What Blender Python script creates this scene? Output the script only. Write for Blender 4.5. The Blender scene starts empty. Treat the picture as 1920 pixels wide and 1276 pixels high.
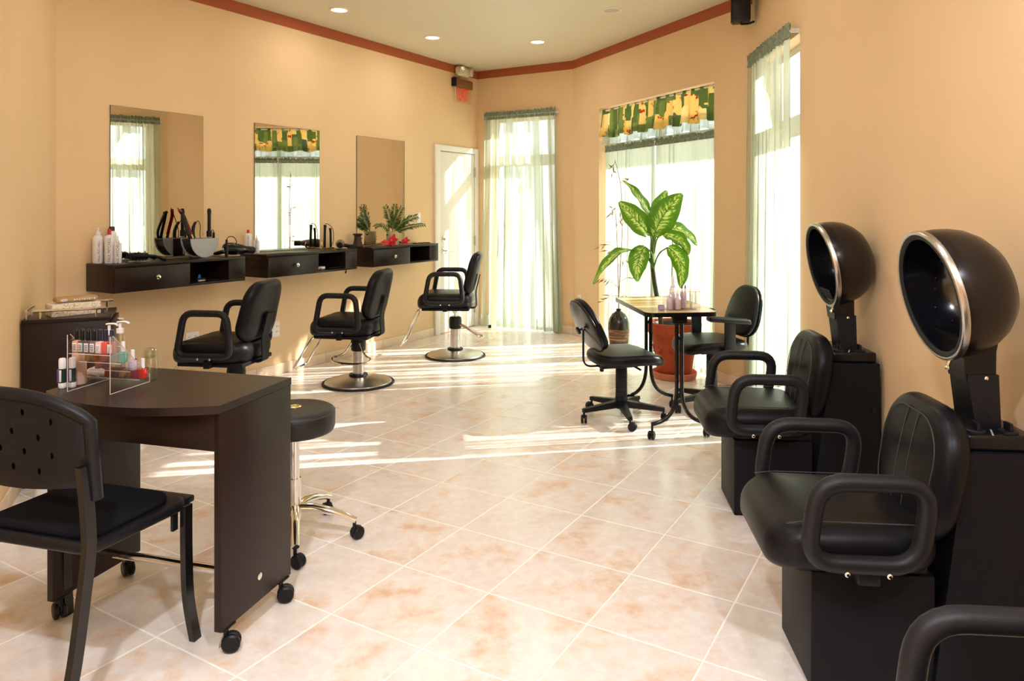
import bpy, bmesh, math, random
from mathutils import Vector, Matrix, Euler
random.seed(7)
PI = math.pi
S = bpy.context.scene
COL = S.collection

# ------------------------------------------------------------------ camera, world, sun, exposure
# A level view camera, lens shifted down (verticals stay vertical). Floor z = 0, X right, Y into the room.
cam_d = bpy.data.cameras.new('camera'); cam = bpy.data.objects.new('camera', cam_d); COL.objects.link(cam)
cam.location = (0, 0, 1.40); cam.rotation_euler = (PI/2, 0, 0)
cam_d.sensor_width = 36.0; cam_d.lens = 36.0*1371.0/1920.0
cam_d.shift_y = -(638.0-390.9)/1920.0
cam_d.clip_start = 0.05
S.camera = cam

world = bpy.data.worlds.new('world'); S.world = world; world.use_nodes = True
wn = world.node_tree; bg = wn.nodes['Background']
bg.inputs['Color'].default_value = (0.90, 0.96, 1.0, 1); bg.inputs['Strength'].default_value = 1.75

sun_d = bpy.data.lights.new('sun', 'SUN'); sun = bpy.data.objects.new('sun', sun_d); COL.objects.link(sun)
SUN_EL = math.radians(26.0)
sun_dir = Vector((-0.985*math.cos(SUN_EL), -0.175*math.cos(SUN_EL), -math.sin(SUN_EL)))
sun.rotation_euler = sun_dir.to_track_quat('-Z', 'Y').to_euler()
sun.location = (6, 8, 6)
sun_d.energy = 19.0; sun_d.angle = math.radians(0.55); sun_d.color = (1.0, 0.95, 0.88)

S.view_settings.view_transform = 'Standard'; S.view_settings.look = 'None'
S.view_settings.gamma = 1.0; S.view_settings.use_curve_mapping = False
S.view_settings.exposure = 0.16

# ------------------------------------------------------------------ mesh helpers
class MB:
    def __init__(s): s.v = []; s.f = []; s.uv = None
    def add(s, vs, fs):
        o = len(s.v); s.v += [tuple(v) for v in vs]; s.f += [tuple(i+o for i in f) for f in fs]; return s
    def bb(s, x0, x1, y0, y1, z0, z1):
        return s.add([(x0,y0,z0),(x1,y0,z0),(x1,y1,z0),(x0,y1,z0),(x0,y0,z1),(x1,y0,z1),(x1,y1,z1),(x0,y1,z1)],
                     [(0,3,2,1),(4,5,6,7),(0,1,5,4),(1,2,6,5),(2,3,7,6),(3,0,4,7)])
    def rbox(s, x0, x1, y0, y1, z0, z1, r=.004, seg=1):
        c = Vector(((x0+x1)/2,(y0+y1)/2,(z0+z1)/2)); h = Vector((abs(x1-x0)/2,abs(y1-y0)/2,abs(z1-z0)/2))
        r = min(r, min(h)*.999); inn = h-Vector((r,r,r)); key = {}; vs = []; fs = []
        def vid(q):
            cl = Vector([max(-inn[i],min(inn[i],q[i])) for i in range(3)]); d = q-cl
            p = cl+d.normalized()*r if d.length > 1e-9 else cl
            k = tuple(round(a,6) for a in p)
            if k not in key: key[k] = len(vs); vs.append(p+c)
            return key[k]
        def vals(i):
            a = [inn[i]+r*k/seg for k in range(seg+1)]
            return [-t for t in reversed(a)]+a
        for ax in range(3):
            i, j = (ax+1)%3, (ax+2)%3; A = vals(i); B = vals(j)
            for sg in (-1,1):
                for m in range(len(A)-1):
                    for n in range(len(B)-1):
                        q = []
                        for (a,b) in ((A[m],B[n]),(A[m+1],B[n]),(A[m+1],B[n+1]),(A[m],B[n+1])):
                            w = Vector((0,0,0)); w[ax] = sg*h[ax]; w[i] = a; w[j] = b; q.append(vid(w))
                        if sg < 0: q.reverse()
                        u = []
                        for t in q:
                            if not u or t != u[-1]: u.append(t)
                        if len(u) > 1 and u[0] == u[-1]: u.pop()
                        if len(set(u)) >= 3: fs.append(tuple(u))
        return s.add(vs, fs)
    def tube(s, pts, r, n=10, closed=False, caps=True, flat=1.0):
        P = [Vector(p) for p in pts]; m = len(P)
        R = r if isinstance(r,(list,tuple)) else [r]*m
        T = []
        for i in range(m):
            if closed: t = P[(i+1)%m]-P[i-1]
            else: t = P[min(i+1,m-1)]-P[max(i-1,0)]
            T.append(t.normalized() if t.length > 1e-9 else Vector((0,0,1)))
        a = Vector((0,0,1)) if abs(T[0].z) < .9 else Vector((1,0,0))
        N = (a-T[0]*a.dot(T[0])).normalized(); vs = []
        for i in range(m):
            N = (N-T[i]*N.dot(T[i])); N = N.normalized() if N.length > 1e-9 else T[i].orthogonal().normalized()
            B = T[i].cross(N)
            for k in range(n):
                w = 2*PI*k/n; vs.append(P[i]+(N*math.cos(w)*flat+B*math.sin(w))*R[i])
        fs = []
        for i in range(m if closed else m-1):
            j = (i+1)%m
            for k in range(n): fs.append((i*n+k, i*n+(k+1)%n, j*n+(k+1)%n, j*n+k))
        if caps and not closed: fs += [tuple(range(n-1,-1,-1)), tuple((m-1)*n+k for k in range(n))]
        return s.add(vs, fs)
    def lathe(s, prof, n=24, M=None, cap0=True, cap1=True):
        vs = []; fs = []; M = M or Matrix()
        for (r,z) in prof:
            for k in range(n):
                w = 2*PI*k/n; vs.append(M @ Vector((r*math.cos(w), r*math.sin(w), z)))
        m = len(prof)
        for i in range(m-1):
            for k in range(n): fs.append((i*n+k, i*n+(k+1)%n, (i+1)*n+(k+1)%n, (i+1)*n+k))
        if cap0: fs.append(tuple(range(n-1,-1,-1)))
        if cap1: fs.append(tuple((m-1)*n+k for k in range(n)))
        return s.add(vs, fs)
    def cyl(s, c, r, z0, z1, n=16): return s.lathe([(r,z0),(r,z1)], n, Matrix.Translation(Vector((c[0],c[1],0))))
    def prism(s, poly, z0, z1):
        n = len(poly)
        return s.add([(p[0],p[1],z0) for p in poly]+[(p[0],p[1],z1) for p in poly],
                     [tuple(range(n-1,-1,-1)), tuple(range(n,2*n))]+[(i,(i+1)%n,n+(i+1)%n,n+i) for i in range(n)])
    def pad(s, ol, t, r, crown=0.0, seg=4, rings=5, M=None, crown_bot=0.0):
        """cushion: outline (CCW, local xy) of thickness t, edges rounded with radius r, domed by crown"""
        n = len(ol); O = [Vector((p[0],p[1])) for p in ol]; N = []
        for i in range(n):
            e = (O[(i+1)%n]-O[i-1]).normalized(); N.append(Vector((e.y,-e.x)))
        cen = sum(O, Vector((0,0)))/n; vs = []; R = []
        def ring(ins, z, sc=1.0):
            R.append(len(vs))
            for i in range(n):
                p = O[i]-N[i]*ins; p = cen+(p-cen)*sc; vs.append(Vector((p.x,p.y,z)))
        for k in range(rings-1,0,-1):
            q = 1-k/rings; ring(r, -t/2-crown_bot*(1-q*q), max(q,.04))
        for k in range(seg+1):
            a = -PI/2+PI/2*k/seg; ring(r*(1-math.cos(a)), -t/2+r+r*math.sin(a))
        for k in range(seg+1):
            a = PI/2*k/seg; ring(r*(1-math.cos(a)), t/2-r+r*math.sin(a))
        for k in range(1,rings):
            q = 1-k/rings; ring(r, t/2+crown*(1-q*q), max(q,.04))
        fs = []
        for a,b in zip(R[:-1],R[1:]):
            for i in range(n): fs.append((a+i,a+(i+1)%n,b+(i+1)%n,b+i))
        fs.append(tuple(R[0]+i for i in range(n-1,-1,-1))); fs.append(tuple(R[-1]+i for i in range(n)))
        if M: vs = [M @ v for v in vs]
        return s.add(vs, fs)
    def map(s, fn, i0=0):
        for i in range(i0, len(s.v)): s.v[i] = tuple(fn(Vector(s.v[i])))
        return s
    def xf(s, M, i0=0): return s.map(lambda v: M @ v, i0)
    def build(s, name, m, parent=None, ang=35, mesh_only=False):
        me = bpy.data.meshes.new(name); me.from_pydata(s.v, [], s.f); me.validate(); me.update()
        if s.uv:
            l = me.uv_layers.new(name='uv')
            for lp in me.loops: l.data[lp.index].uv = s.uv[lp.vertex_index]
        if ang:
            me.shade_smooth(); me.set_sharp_from_angle(angle=math.radians(ang))
        me.materials.append(m)
        if mesh_only: return me
        return link(name, me, parent)

def link(name, data, parent=None):
    o = bpy.data.objects.new(name, data); COL.objects.link(o)
    if parent: o.parent = parent
    return o
def tag(o, label=None, cat=None, group=None, kind=None):
    if label: o['label'] = label
    if cat: o['category'] = cat
    if group: o['group'] = group
    if kind: o['kind'] = kind
    return o
def thing(name, label, cat, loc=(0,0,0), rz=0.0, group=None):
    o = bpy.data.objects.new(name, None); o.empty_display_size = .1; COL.objects.link(o)
    o.location = loc; o.rotation_euler = (0,0,rz)
    return tag(o, label, cat, group)
def struct(name, mb, m, ang=0): return tag(mb.build(name, m, None, ang), kind='structure')
def copy_tree(o, parent=None):
    c = o.copy(); COL.objects.link(c); c.parent = parent
    for ch in list(o.children): copy_tree(ch, c)
    return c
def T(x,y,z): return Matrix.Translation(Vector((x,y,z)))
def RX(a): return Matrix.Rotation(a,4,'X')
def RY(a): return Matrix.Rotation(a,4,'Y')
def RZ(a): return Matrix.Rotation(a,4,'Z')
def rrect(x0,x1,y0,y1,r,n=6):
    out = []
    for (cx,cy,a0) in ((x1-r,y1-r,0),(x0+r,y1-r,PI/2),(x0+r,y0+r,PI),(x1-r,y0+r,3*PI/2)):
        for k in range(n+1):
            a = a0+PI/2*k/n; out.append((cx+r*math.cos(a), cy+r*math.sin(a)))
    return out
def sup(w,h,p=2.5,n=36,cx=0,cy=0):
    out = []
    for k in range(n):
        a = 2*PI*k/n; c,s_ = math.cos(a), math.sin(a)
        out.append((cx+w/2*math.copysign(abs(c)**(2/p),c), cy+h/2*math.copysign(abs(s_)**(2/p),s_)))
    return out
def bez(p0,p1,p2,p3,n=12):
    P = [Vector(p) for p in (p0,p1,p2,p3)]; out = []
    for k in range(n+1):
        t = k/n; q = 1-t; out.append(P[0]*q**3+P[1]*3*q*q*t+P[2]*3*q*t*t+P[3]*t**3)
    return out
def smoothpath(pts, n=6, closed=False):
    P = [Vector(p) for p in pts]; m = len(P); out = []
    for i in range(m if closed else m-1):
        if closed: a,b,c,d = P[i-1],P[i],P[(i+1)%m],P[(i+2)%m]
        else: a,b,c,d = P[max(i-1,0)],P[i],P[i+1],P[min(i+2,m-1)]
        for k in range(n):
            t = k/n; out.append(.5*((2*b)+(c-a)*t+(2*a-5*b+4*c-d)*t*t+(3*b-a-3*c+d)*t**3))
    if not closed: out.append(P[-1])
    return out
def loop_path(corners, r, n=5):
    """closed path through corner points with filleted corners"""
    P = [Vector(c) for c in corners]; m = len(P); out = []
    for i in range(m):
        a = (P[i-1]-P[i]).normalized(); b = (P[(i+1)%m]-P[i]).normalized()
        p0 = P[i]+a*r; p1 = P[i]+b*r
        for k in range(n+1):
            t = k/n; out.append(p0*(1-t)**2+P[i]*2*t*(1-t)+p1*t*t)
    return out
def fillet(pts, r, n=5):
    P = [Vector(c) for c in pts]; out = [P[0]]
    for i in range(1,len(P)-1):
        a = (P[i-1]-P[i]).normalized(); b = (P[i+1]-P[i]).normalized()
        for k in range(n+1):
            t = k/n; out.append((P[i]+a*r)*(1-t)**2+P[i]*2*t*(1-t)+(P[i]+b*r)*t*t)
    out.append(P[-1]); return out

# ------------------------------------------------------------------ materials (all procedural)
def srgb(r,g,b):
    f = lambda c: (c/255/12.92) if c/255 <= .04045 else ((c/255+.055)/1.055)**2.4
    return (f(r),f(g),f(b),1)
class NT:
    def __init__(s, name):
        s.m = bpy.data.materials.new(name); s.m.use_nodes = True; s.t = s.m.node_tree; s.n = s.t.nodes
        s.bsdf = s.n['Principled BSDF']; s.out = s.n['Material Output']
    def new(s, typ, **kw):
        x = s.n.new(typ)
        for k,v in kw.items():
            if k.startswith('_'): setattr(x, k[1:], v)
            else: x.inputs[k.replace('__',' ')].default_value = v
        return x
    def l(s, a, b): s.t.links.new(a, b)
    def coord(s, which='Object', scale=None):
        tc = s.new('ShaderNodeTexCoord'); o = tc.outputs[which]
        if scale:
            mp = s.new('ShaderNodeMapping'); mp.inputs['Scale'].default_value = scale; s.l(o, mp.inputs['Vector']); o = mp.outputs['Vector']
        return o
    def noise(s, vec, scale, detail=3, rough=.55):
        x = s.new('ShaderNodeTexNoise', Scale=scale, Detail=detail, Roughness=rough); s.l(vec, x.inputs['Vector']); return x.outputs['Fac']
    def ramp(s, fac, stops, const=False):
        x = s.new('ShaderNodeValToRGB'); e = x.color_ramp.elements
        if const: x.color_ramp.interpolation = 'CONSTANT'
        while len(e) < len(stops): e.new(.5)
        for i,(p,c) in enumerate(stops):
            e[i].position = p; e[i].color = c if len(c) == 4 else (*c,1)
        s.l(fac, x.inputs['Fac']); return x.outputs['Color']
    def mixc(s, fac, a, b, mode='MIX'):
        x = s.new('ShaderNodeMix', _data_type='RGBA', _blend_type=mode)
        for sock,val in ((x.inputs[0],fac),(x.inputs[6],a),(x.inputs[7],b)):
            if hasattr(val,'links'): s.l(val, sock)
            else: sock.default_value = val
        return x.outputs[2]
    def math(s, op, a, b=None, c=None):
        x = s.new('ShaderNodeMath', _operation=op)
        for i,v in enumerate((a,b,c)):
            if v is None: continue
            if hasattr(v,'links'): s.l(v, x.inputs[i])
            else: x.inputs[i].default_value = v
        return x.outputs[0]
    def bump(s, h, strength=.2, dist=.002):
        x = s.new('ShaderNodeBump', Strength=strength, Distance=dist); s.l(h, x.inputs['Height']); s.l(x.outputs['Normal'], s.bsdf.inputs['Normal'])
def mat(name, col, rough=.5, metal=0.0, spec=.5, coat=0.0, vary=0.0, vscale=8.0, bump=0.0, bscale=200.0, bdist=.001, emit=None, estr=0.0, trans=0.0, ior=1.45, sheen=0.0, alpha=1.0):
    t = NT(name); b = t.bsdf
    b.inputs['Base Color'].default_value = col; b.inputs['Roughness'].default_value = rough; b.inputs['Metallic'].default_value = metal
    b.inputs['Specular IOR Level'].default_value = spec; b.inputs['Coat Weight'].default_value = coat; b.inputs['Coat Roughness'].default_value = .08
    b.inputs['Transmission Weight'].default_value = trans; b.inputs['IOR'].default_value = ior; b.inputs['Sheen Weight'].default_value = sheen
    b.inputs['Alpha'].default_value = alpha
    if vary or bump: co = t.coord('Object')
    if vary:
        nz = t.noise(co, vscale, 4)
        lo = tuple(c*(1-vary) for c in col[:3])+(1,); hi = tuple(min(1,c*(1+vary)) for c in col[:3])+(1,)
        t.l(t.ramp(nz, [(.3,lo),(.7,hi)]), b.inputs['Base Color'])
    if bump: t.bump(t.noise(co, bscale, 3), bump, bdist)
    if emit: b.inputs['Emission Color'].default_value = emit; b.inputs['Emission Strength'].default_value = estr
    return t.m

M = {}
M['wall'] = mat('ochre wall paint', srgb(231,199,156), .62, spec=.3, vary=.035, vscale=1.4, bump=.25, bscale=60, bdist=.002)
M['band'] = mat('terracotta ceiling band paint', srgb(172,92,58), .6, spec=.3, vary=.03, vscale=3)
M['ceiling'] = mat('cream ceiling paint', srgb(226,216,192), .45, spec=.35, vary=.02, vscale=1.0)
M['white_paint'] = mat('white door paint', srgb(240,236,228), .4, spec=.4, vary=.015, vscale=3)
M['concrete'] = mat('pale pavement', srgb(205,200,190), .9, vary=.08, vscale=2)
M['alu'] = mat('white window frame', srgb(225,226,222), .4, metal=.0)
M['vinyl'] = mat('black vinyl upholstery', (.005,.005,.007,1), .38, spec=.24, vary=.2, vscale=12, bump=.22, bscale=240, bdist=.0009)
M['vinyl_piping'] = mat('black vinyl seam thread', (.05,.05,.055,1), .6)
M['urethane'] = mat('black textured urethane', (.009,.009,.012,1), .46, spec=.36, bump=.35, bscale=420, bdist=.0008)
M['plastic'] = mat('black plastic', (.007,.007,.010,1), .42, spec=.32, bump=.1, bscale=300)
M['gloss_black'] = mat('glossy black plastic', (.005,.005,.007,1), .22, spec=.4, coat=.0)
M['hood_out'] = mat('smoked black hood shell', (.010,.007,.007,1), .26, spec=.4, vary=.1, vscale=4)
M['hood_in'] = mat('black hood bowl', (.006,.006,.010,1), .17, spec=.7, coat=.3)
M['black_metal'] = mat('black powder coated steel', (.006,.006,.009,1), .5, spec=.22, bump=.12, bscale=350)
M['gloss_steel'] = mat('gloss black steel tube', (.008,.007,.008,1), .2, spec=.6)
M['chrome'] = mat('chrome', (.86,.85,.83,1), .09, metal=1)
M['steel'] = mat('brushed steel', (.58,.56,.53,1), .28, metal=1, vary=.08, vscale=30)
M['rubber'] = mat('black rubber', (.012,.012,.012,1), .7)
M['fabric'] = mat('black seat fabric', (.008,.008,.011,1), .95, spec=.1, bump=.5, bscale=500, bdist=.001)
M['foam'] = mat('stitched stool vinyl', (.014,.014,.015,1), .42, spec=.5, bump=.15, bscale=260)
M['brass'] = mat('brass cap', (.82,.68,.34,1), .25, metal=1)
M['mirror'] = mat('silvered mirror glass', (.80,.78,.72,1), .0, metal=1)
M['mirror_edge'] = mat('dark mirror edge', (.07,.06,.05,1), .3)
M['outlet'] = mat('white outlet plastic', srgb(238,230,224), .35)
M['hole'] = mat('dark hole', (.002,.002,.002,1), 1.0, spec=0.0)
M['slot'] = mat('outlet slot', (.03,.03,.03,1), .6)
M['white_plastic'] = mat('white plastic', srgb(240,236,238), .32)
M['terracotta'] = mat('terracotta clay', srgb(172,78,46), .75, spec=.25, vary=.14, vscale=14, bump=.3, bscale=40, bdist=.003)
M['saucer'] = mat('pale terracotta saucer', srgb(205,130,106), .8, spec=.2, vary=.1, vscale=14)
M['soil'] = mat('dark potting soil', (.018,.012,.008,1), .95, vary=.5, vscale=40, bump=.8, bscale=80, bdist=.01)
M['frosted'] = mat('frosted silver plastic', srgb(176,176,180), .5, metal=.35)
M['purple_red'] = mat('red metallic lacquer', (.30,.012,.02,1), .2, metal=.5)
M['gold'] = mat('gold trim', (.80,.55,.24,1), .2, metal=1)
M['grey_plastic'] = mat('warm grey plastic', srgb(96,88,80), .3)
M['blue_plastic'] = mat('blue plastic clip', srgb(40,110,200), .35)
M['red_petal'] = mat('red petal', srgb(226,26,52), .55, vary=.2, vscale=30, sheen=.2)
M['palm'] = mat('palm leaf green', srgb(58,96,34), .45, vary=.35, vscale=18)
M['palm_stem'] = mat('palm stem', srgb(120,140,66), .5)
M['ceramic'] = mat('speckled cream ceramic', srgb(206,190,146), .35, vary=.12, vscale=40)
M['dark_wood'] = mat('dark wood lacquer', (.035,.015,.012,1), .3, vary=.2, vscale=20)
M['box_card'] = mat('brown kraft card', srgb(176,142,92), .6, vary=.1, vscale=30)
M['speaker_cloth'] = mat('black speaker grille', (.010,.010,.011,1), .6, bump=.4, bscale=500)
M['twig'] = mat('dry bamboo twig', srgb(150,118,72), .7, vary=.2, vscale=30)
M['dry_leaf'] = mat('dry bamboo leaf', srgb(140,106,62), .75, vary=.25, vscale=20)
M['lens_on'] = mat('lit lamp lens', (.9,.85,.75,1), .4, emit=(1,.86,.66,1), estr=5.0)
M['lens_off'] = mat('unlit frosted lens', srgb(196,188,186), .35)
M['can_white'] = mat('white lamp trim', srgb(236,226,206), .4)
M['exit_red'] = mat('red exit letters', srgb(215,30,22), .4, emit=(1,.06,.04,1), estr=.35)
M['text_dark'] = mat('dark print', (.05,.045,.06,1), .5)
M['text_grey'] = mat('grey print', srgb(120,112,118), .5)
M['text_gold'] = mat('gold print', srgb(170,120,70), .4, metal=.4)
M['text_white'] = mat('white print', srgb(210,205,215), .5)
M['cream_plastic'] = mat('cream plastic housing', srgb(222,208,176), .4)
M['reflector'] = mat('lamp reflector', (.85,.85,.85,1), .12, metal=1)
M['tape'] = mat('orange tape', srgb(214,120,40), .6)

def glass(name, col, rough=.02, mixg=.12):
    """thin clear sheet: mostly straight-through, a little mirror reflection"""
    t = NT(name); tr = t.new('ShaderNodeBsdfTransparent', Color=col); gl = t.new('ShaderNodeBsdfGlossy', Color=(1,1,1,1), Roughness=rough)
    mx = t.new('ShaderNodeMixShader', Fac=mixg); t.l(tr.outputs[0], mx.inputs[1]); t.l(gl.outputs[0], mx.inputs[2]); t.l(mx.outputs[0], t.out.inputs['Surface'])
    return t.m
M['pane'] = glass('window glass', (.97,.99,.98,1), .0, .05)
M['acrylic'] = glass('clear acrylic', (.95,.93,.93,1), .05, .035)
M['acrylic_edge'] = mat('polished acrylic edge', srgb(226,206,200), .2, spec=.6)
M['clear_glass'] = glass('clear glass jar', (.86,.88,.82,1), .03, .14)
M['exit_plate'] = glass('clear exit panel', (.99,.93,.88,1), .1, .04)
M['pink_liquid'] = glass('pink tinted plastic', (.97,.88,.92,1), .2, .1)
M['lilac_liquid'] = glass('lilac tinted plastic', (.82,.80,.94,1), .2, .1)

def wood(name, c1, c2, rough, axis):
    t = NT(name); co = t.coord('Object', axis); nz = t.noise(co, 6, 5, .6)
    t.l(t.ramp(nz, [(.3,c1),(.7,c2)]), t.bsdf.inputs['Base Color']); t.bsdf.inputs['Roughness'].default_value = rough
    t.bsdf.inputs['Specular IOR Level'].default_value = .28; t.bump(nz, .08, .001); return t.m
M['wenge'] = wood('dark wenge laminate', (.013,.0055,.0045,1), (.020,.009,.008,1), .38, (3,3,40))
M['wenge_h'] = wood('dark wenge laminate lengthwise', (.014,.007,.005,1), (.023,.012,.010,1), .33, (3,40,40))
M['maple'] = wood('maple table laminate', srgb(196,160,104), srgb(222,190,138), .22, (2,30,30))

def tile_mat():
    t = NT('beige ceramic floor tile'); g = t.new('ShaderNodeNewGeometry'); oi = t.new('ShaderNodeObjectInfo')
    off = t.new('ShaderNodeVectorMath', _operation='ADD'); sc = t.new('ShaderNodeVectorMath', _operation='SCALE'); cx = t.new('ShaderNodeCombineXYZ')
    for i in range(3): t.l(oi.outputs['Random'], cx.inputs[i])
    t.l(cx.outputs[0], sc.inputs[0]); sc.inputs['Scale'].default_value = 31.0
    t.l(g.outputs['Position'], off.inputs[0]); t.l(sc.outputs[0], off.inputs[1]); v = off.outputs[0]
    big = t.noise(v, 5.0, 5, .62); fine = t.noise(v, 22.0, 4, .65)
    base = t.ramp(big, [(.30,srgb(232,222,214)),(.50,srgb(242,235,232)),(.60,srgb(238,221,208)),(.72,srgb(226,188,160))])
    fi = t.ramp(fine, [(.35,srgb(238,224,214)),(.62,srgb(255,254,254))])
    t.l(t.mixc(.40, base, fi, 'MULTIPLY'), t.bsdf.inputs['Base Color'])
    t.l(t.ramp(fine, [(.3,(.16,.16,.16)),(.8,(.30,.30,.30))]), t.bsdf.inputs['Roughness'])
    t.bsdf.inputs['Specular IOR Level'].default_value = .5
    t.bump(fine, .05, .001); return t.m
M['tile'] = tile_mat()
M['grout'] = mat('pale grout', srgb(252,248,240), .85, vary=.08, vscale=6)
M['base_tile'] = mat('pink beige baseboard tile', srgb(232,208,184), .4, vary=.06, vscale=9)

def sheer(name, col, lo, hi, header, rows):
    """sheer cloth: open weave lets light straight through, threads scatter it; gathers make denser vertical strips"""
    t = NT(name); uv = t.new('ShaderNodeUVMap', _uv_map='uv').outputs[0]; sp = t.new('ShaderNodeSeparateXYZ'); t.l(uv, sp.inputs[0]); u,v = sp.outputs[0], sp.outputs[1]
    cm = t.new('ShaderNodeCombineXYZ'); t.l(t.math('MULTIPLY',u,rows), cm.inputs[0]); t.l(t.math('MULTIPLY',v,1.2), cm.inputs[1])
    n1 = t.noise(cm.outputs[0], 1.0, 2, .5); cm2 = t.new('ShaderNodeCombineXYZ'); t.l(t.math('MULTIPLY',u,rows*4.0), cm2.inputs[0]); t.l(t.math('MULTIPLY',v,.8), cm2.inputs[1])
    n2 = t.noise(cm2.outputs[0], 1.0, 1, .5)
    f = t.math('ADD', t.math('MULTIPLY',n1,.6), t.math('MULTIPLY',n2,.4))
    op = t.new('ShaderNodeMapRange'); t.l(f, op.inputs['Value']); op.inputs['From Min'].default_value = .40; op.inputs['From Max'].default_value = .53
    op.inputs['To Min'].default_value = lo; op.inputs['To Max'].default_value = hi
    hd = t.new('ShaderNodeMapRange'); t.l(t.math('ADD',v,t.math('MULTIPLY',t.math('SUBTRACT',n2,.5),.25)), hd.inputs['Value']); hd.inputs['From Min'].default_value = header; hd.inputs['From Max'].default_value = min(header+.10,1.02)
    hem = t.math('LESS_THAN', v, .052)
    den = t.math('MAXIMUM', op.outputs[0], t.math('MAXIMUM', t.math('MULTIPLY',hd.outputs[0],.96), t.math('MULTIPLY',hem,.74)))
    tr = t.new('ShaderNodeBsdfTransparent', Color=(1,1,1,1)); tl = t.new('ShaderNodeBsdfTranslucent', Color=col); df = t.new('ShaderNodeBsdfDiffuse', Color=col)
    a = t.new('ShaderNodeMixShader', Fac=.45); t.l(tl.outputs[0], a.inputs[1]); t.l(df.outputs[0], a.inputs[2])
    b = t.new('ShaderNodeMixShader'); t.l(den, b.inputs[0]); t.l(tr.outputs[0], b.inputs[1]); t.l(a.outputs[0], b.inputs[2]); t.l(b.outputs[0], t.out.inputs['Surface'])
    return t.m
M['sheer_tall'] = sheer('pale green sheer voile', srgb(206,214,194), .16, .95, .985, 9)
M['sheer_short'] = sheer('pale green sheer voile short', srgb(196,204,182), .16, .95, .78, 9)
M['sheer_head'] = mat('gathered green voile heading', srgb(138,150,126), .9, vary=.35, vscale=40)
M['valance_lining'] = sheer('grey green valance lining', srgb(176,192,172), .55, .85, .99, 10)

def valance_mat():
    t = NT('patchwork valance print'); uv = t.coord('UV'); mp = t.new('ShaderNodeMapping'); mp.inputs['Scale'].default_value = (29,1.9,1); t.l(uv, mp.inputs['Vector'])
    vo = t.new('ShaderNodeTexVoronoi', _distance='CHEBYCHEV', Scale=1.0, Randomness=.6); t.l(mp.outputs[0], vo.inputs['Vector'])
    sp = t.new('ShaderNodeSeparateColor'); t.l(vo.outputs['Color'], sp.inputs[0])
    cell = t.ramp(sp.outputs[0], [(0,srgb(92,112,56)),(.30,srgb(120,134,70)),(.46,srgb(246,206,120)),(.74,srgb(84,96,74)),(.86,srgb(250,222,150))], True)
    mp2 = t.new('ShaderNodeMapping'); mp2.inputs['Scale'].default_value = (36,5.2,1); mp2.inputs['Rotation'].default_value = (0,0,.5); t.l(uv, mp2.inputs['Vector'])
    nz = t.noise(mp2.outputs[0], 1.0, 3, .6)
    isy = t.math('MULTIPLY', t.math('GREATER_THAN', sp.outputs[0], .46), t.math('LESS_THAN', sp.outputs[0], .74))
    red = t.math('MULTIPLY', isy, t.math('GREATER_THAN', nz, .60))
    c = t.mixc(red, cell, srgb(186,62,24))
    tl = t.new('ShaderNodeBsdfTranslucent'); df = t.new('ShaderNodeBsdfDiffuse'); t.l(c, tl.inputs[0]); t.l(c, df.inputs[0])
    a = t.new('ShaderNodeMixShader', Fac=.5); t.l(tl.outputs[0], a.inputs[1]); t.l(df.outputs[0], a.inputs[2]); t.l(a.outputs[0], t.out.inputs['Surface'])
    return t.m
M['valance'] = valance_mat()

def leaf_mat():
    t = NT('variegated leaf'); uv = t.new('ShaderNodeUVMap', _uv_map='uv').outputs[0]; sp = t.new('ShaderNodeSeparateXYZ'); t.l(uv, sp.inputs[0]); u,v = sp.outputs[0], sp.outputs[1]
    av = t.math('ABSOLUTE', v); cm = t.new('ShaderNodeCombineXYZ')
    t.l(t.math('MULTIPLY', t.math('SUBTRACT', u, t.math('MULTIPLY',av,.20)), 26.0), cm.inputs[0]); t.l(t.math('MULTIPLY', v, 3.0), cm.inputs[1])
    oi = t.new('ShaderNodeObjectInfo'); t.l(t.math('MULTIPLY',oi.outputs['Random'],40.0), cm.inputs[2])
    n = t.noise(cm.outputs[0], 1.0, 3, .6)
    k = t.math('MULTIPLY', n, t.math('SUBTRACT', 1.18, t.math('POWER', av, 2.0)))
    c = t.ramp(k, [(.44,srgb(90,136,30)),(.54,srgb(124,168,44)),(.63,srgb(218,232,136))])
    rib = t.math('LESS_THAN', av, .035); c = t.mixc(rib, c, srgb(96,140,44))
    tl = t.new('ShaderNodeBsdfTranslucent'); t.l(c, tl.inputs[0]); t.l(c, t.bsdf.inputs['Base Color']); t.bsdf.inputs['Roughness'].default_value = .42
    a = t.new('ShaderNodeMixShader', Fac=.55); t.l(t.bsdf.outputs[0], a.inputs[1]); t.l(tl.outputs[0], a.inputs[2]); t.l(a.outputs[0], t.out.inputs['Surface'])
    return t.m
M['leaf'] = leaf_mat()
M['stem'] = mat('green plant stalk', srgb(88,118,48), .5, vary=.2, vscale=20)
M['cane'] = mat('scarred dark cane', srgb(62,66,40), .7, vary=.4, vscale=40)
M['scar'] = mat('dry leaf scar', srgb(206,170,130), .8)

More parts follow.
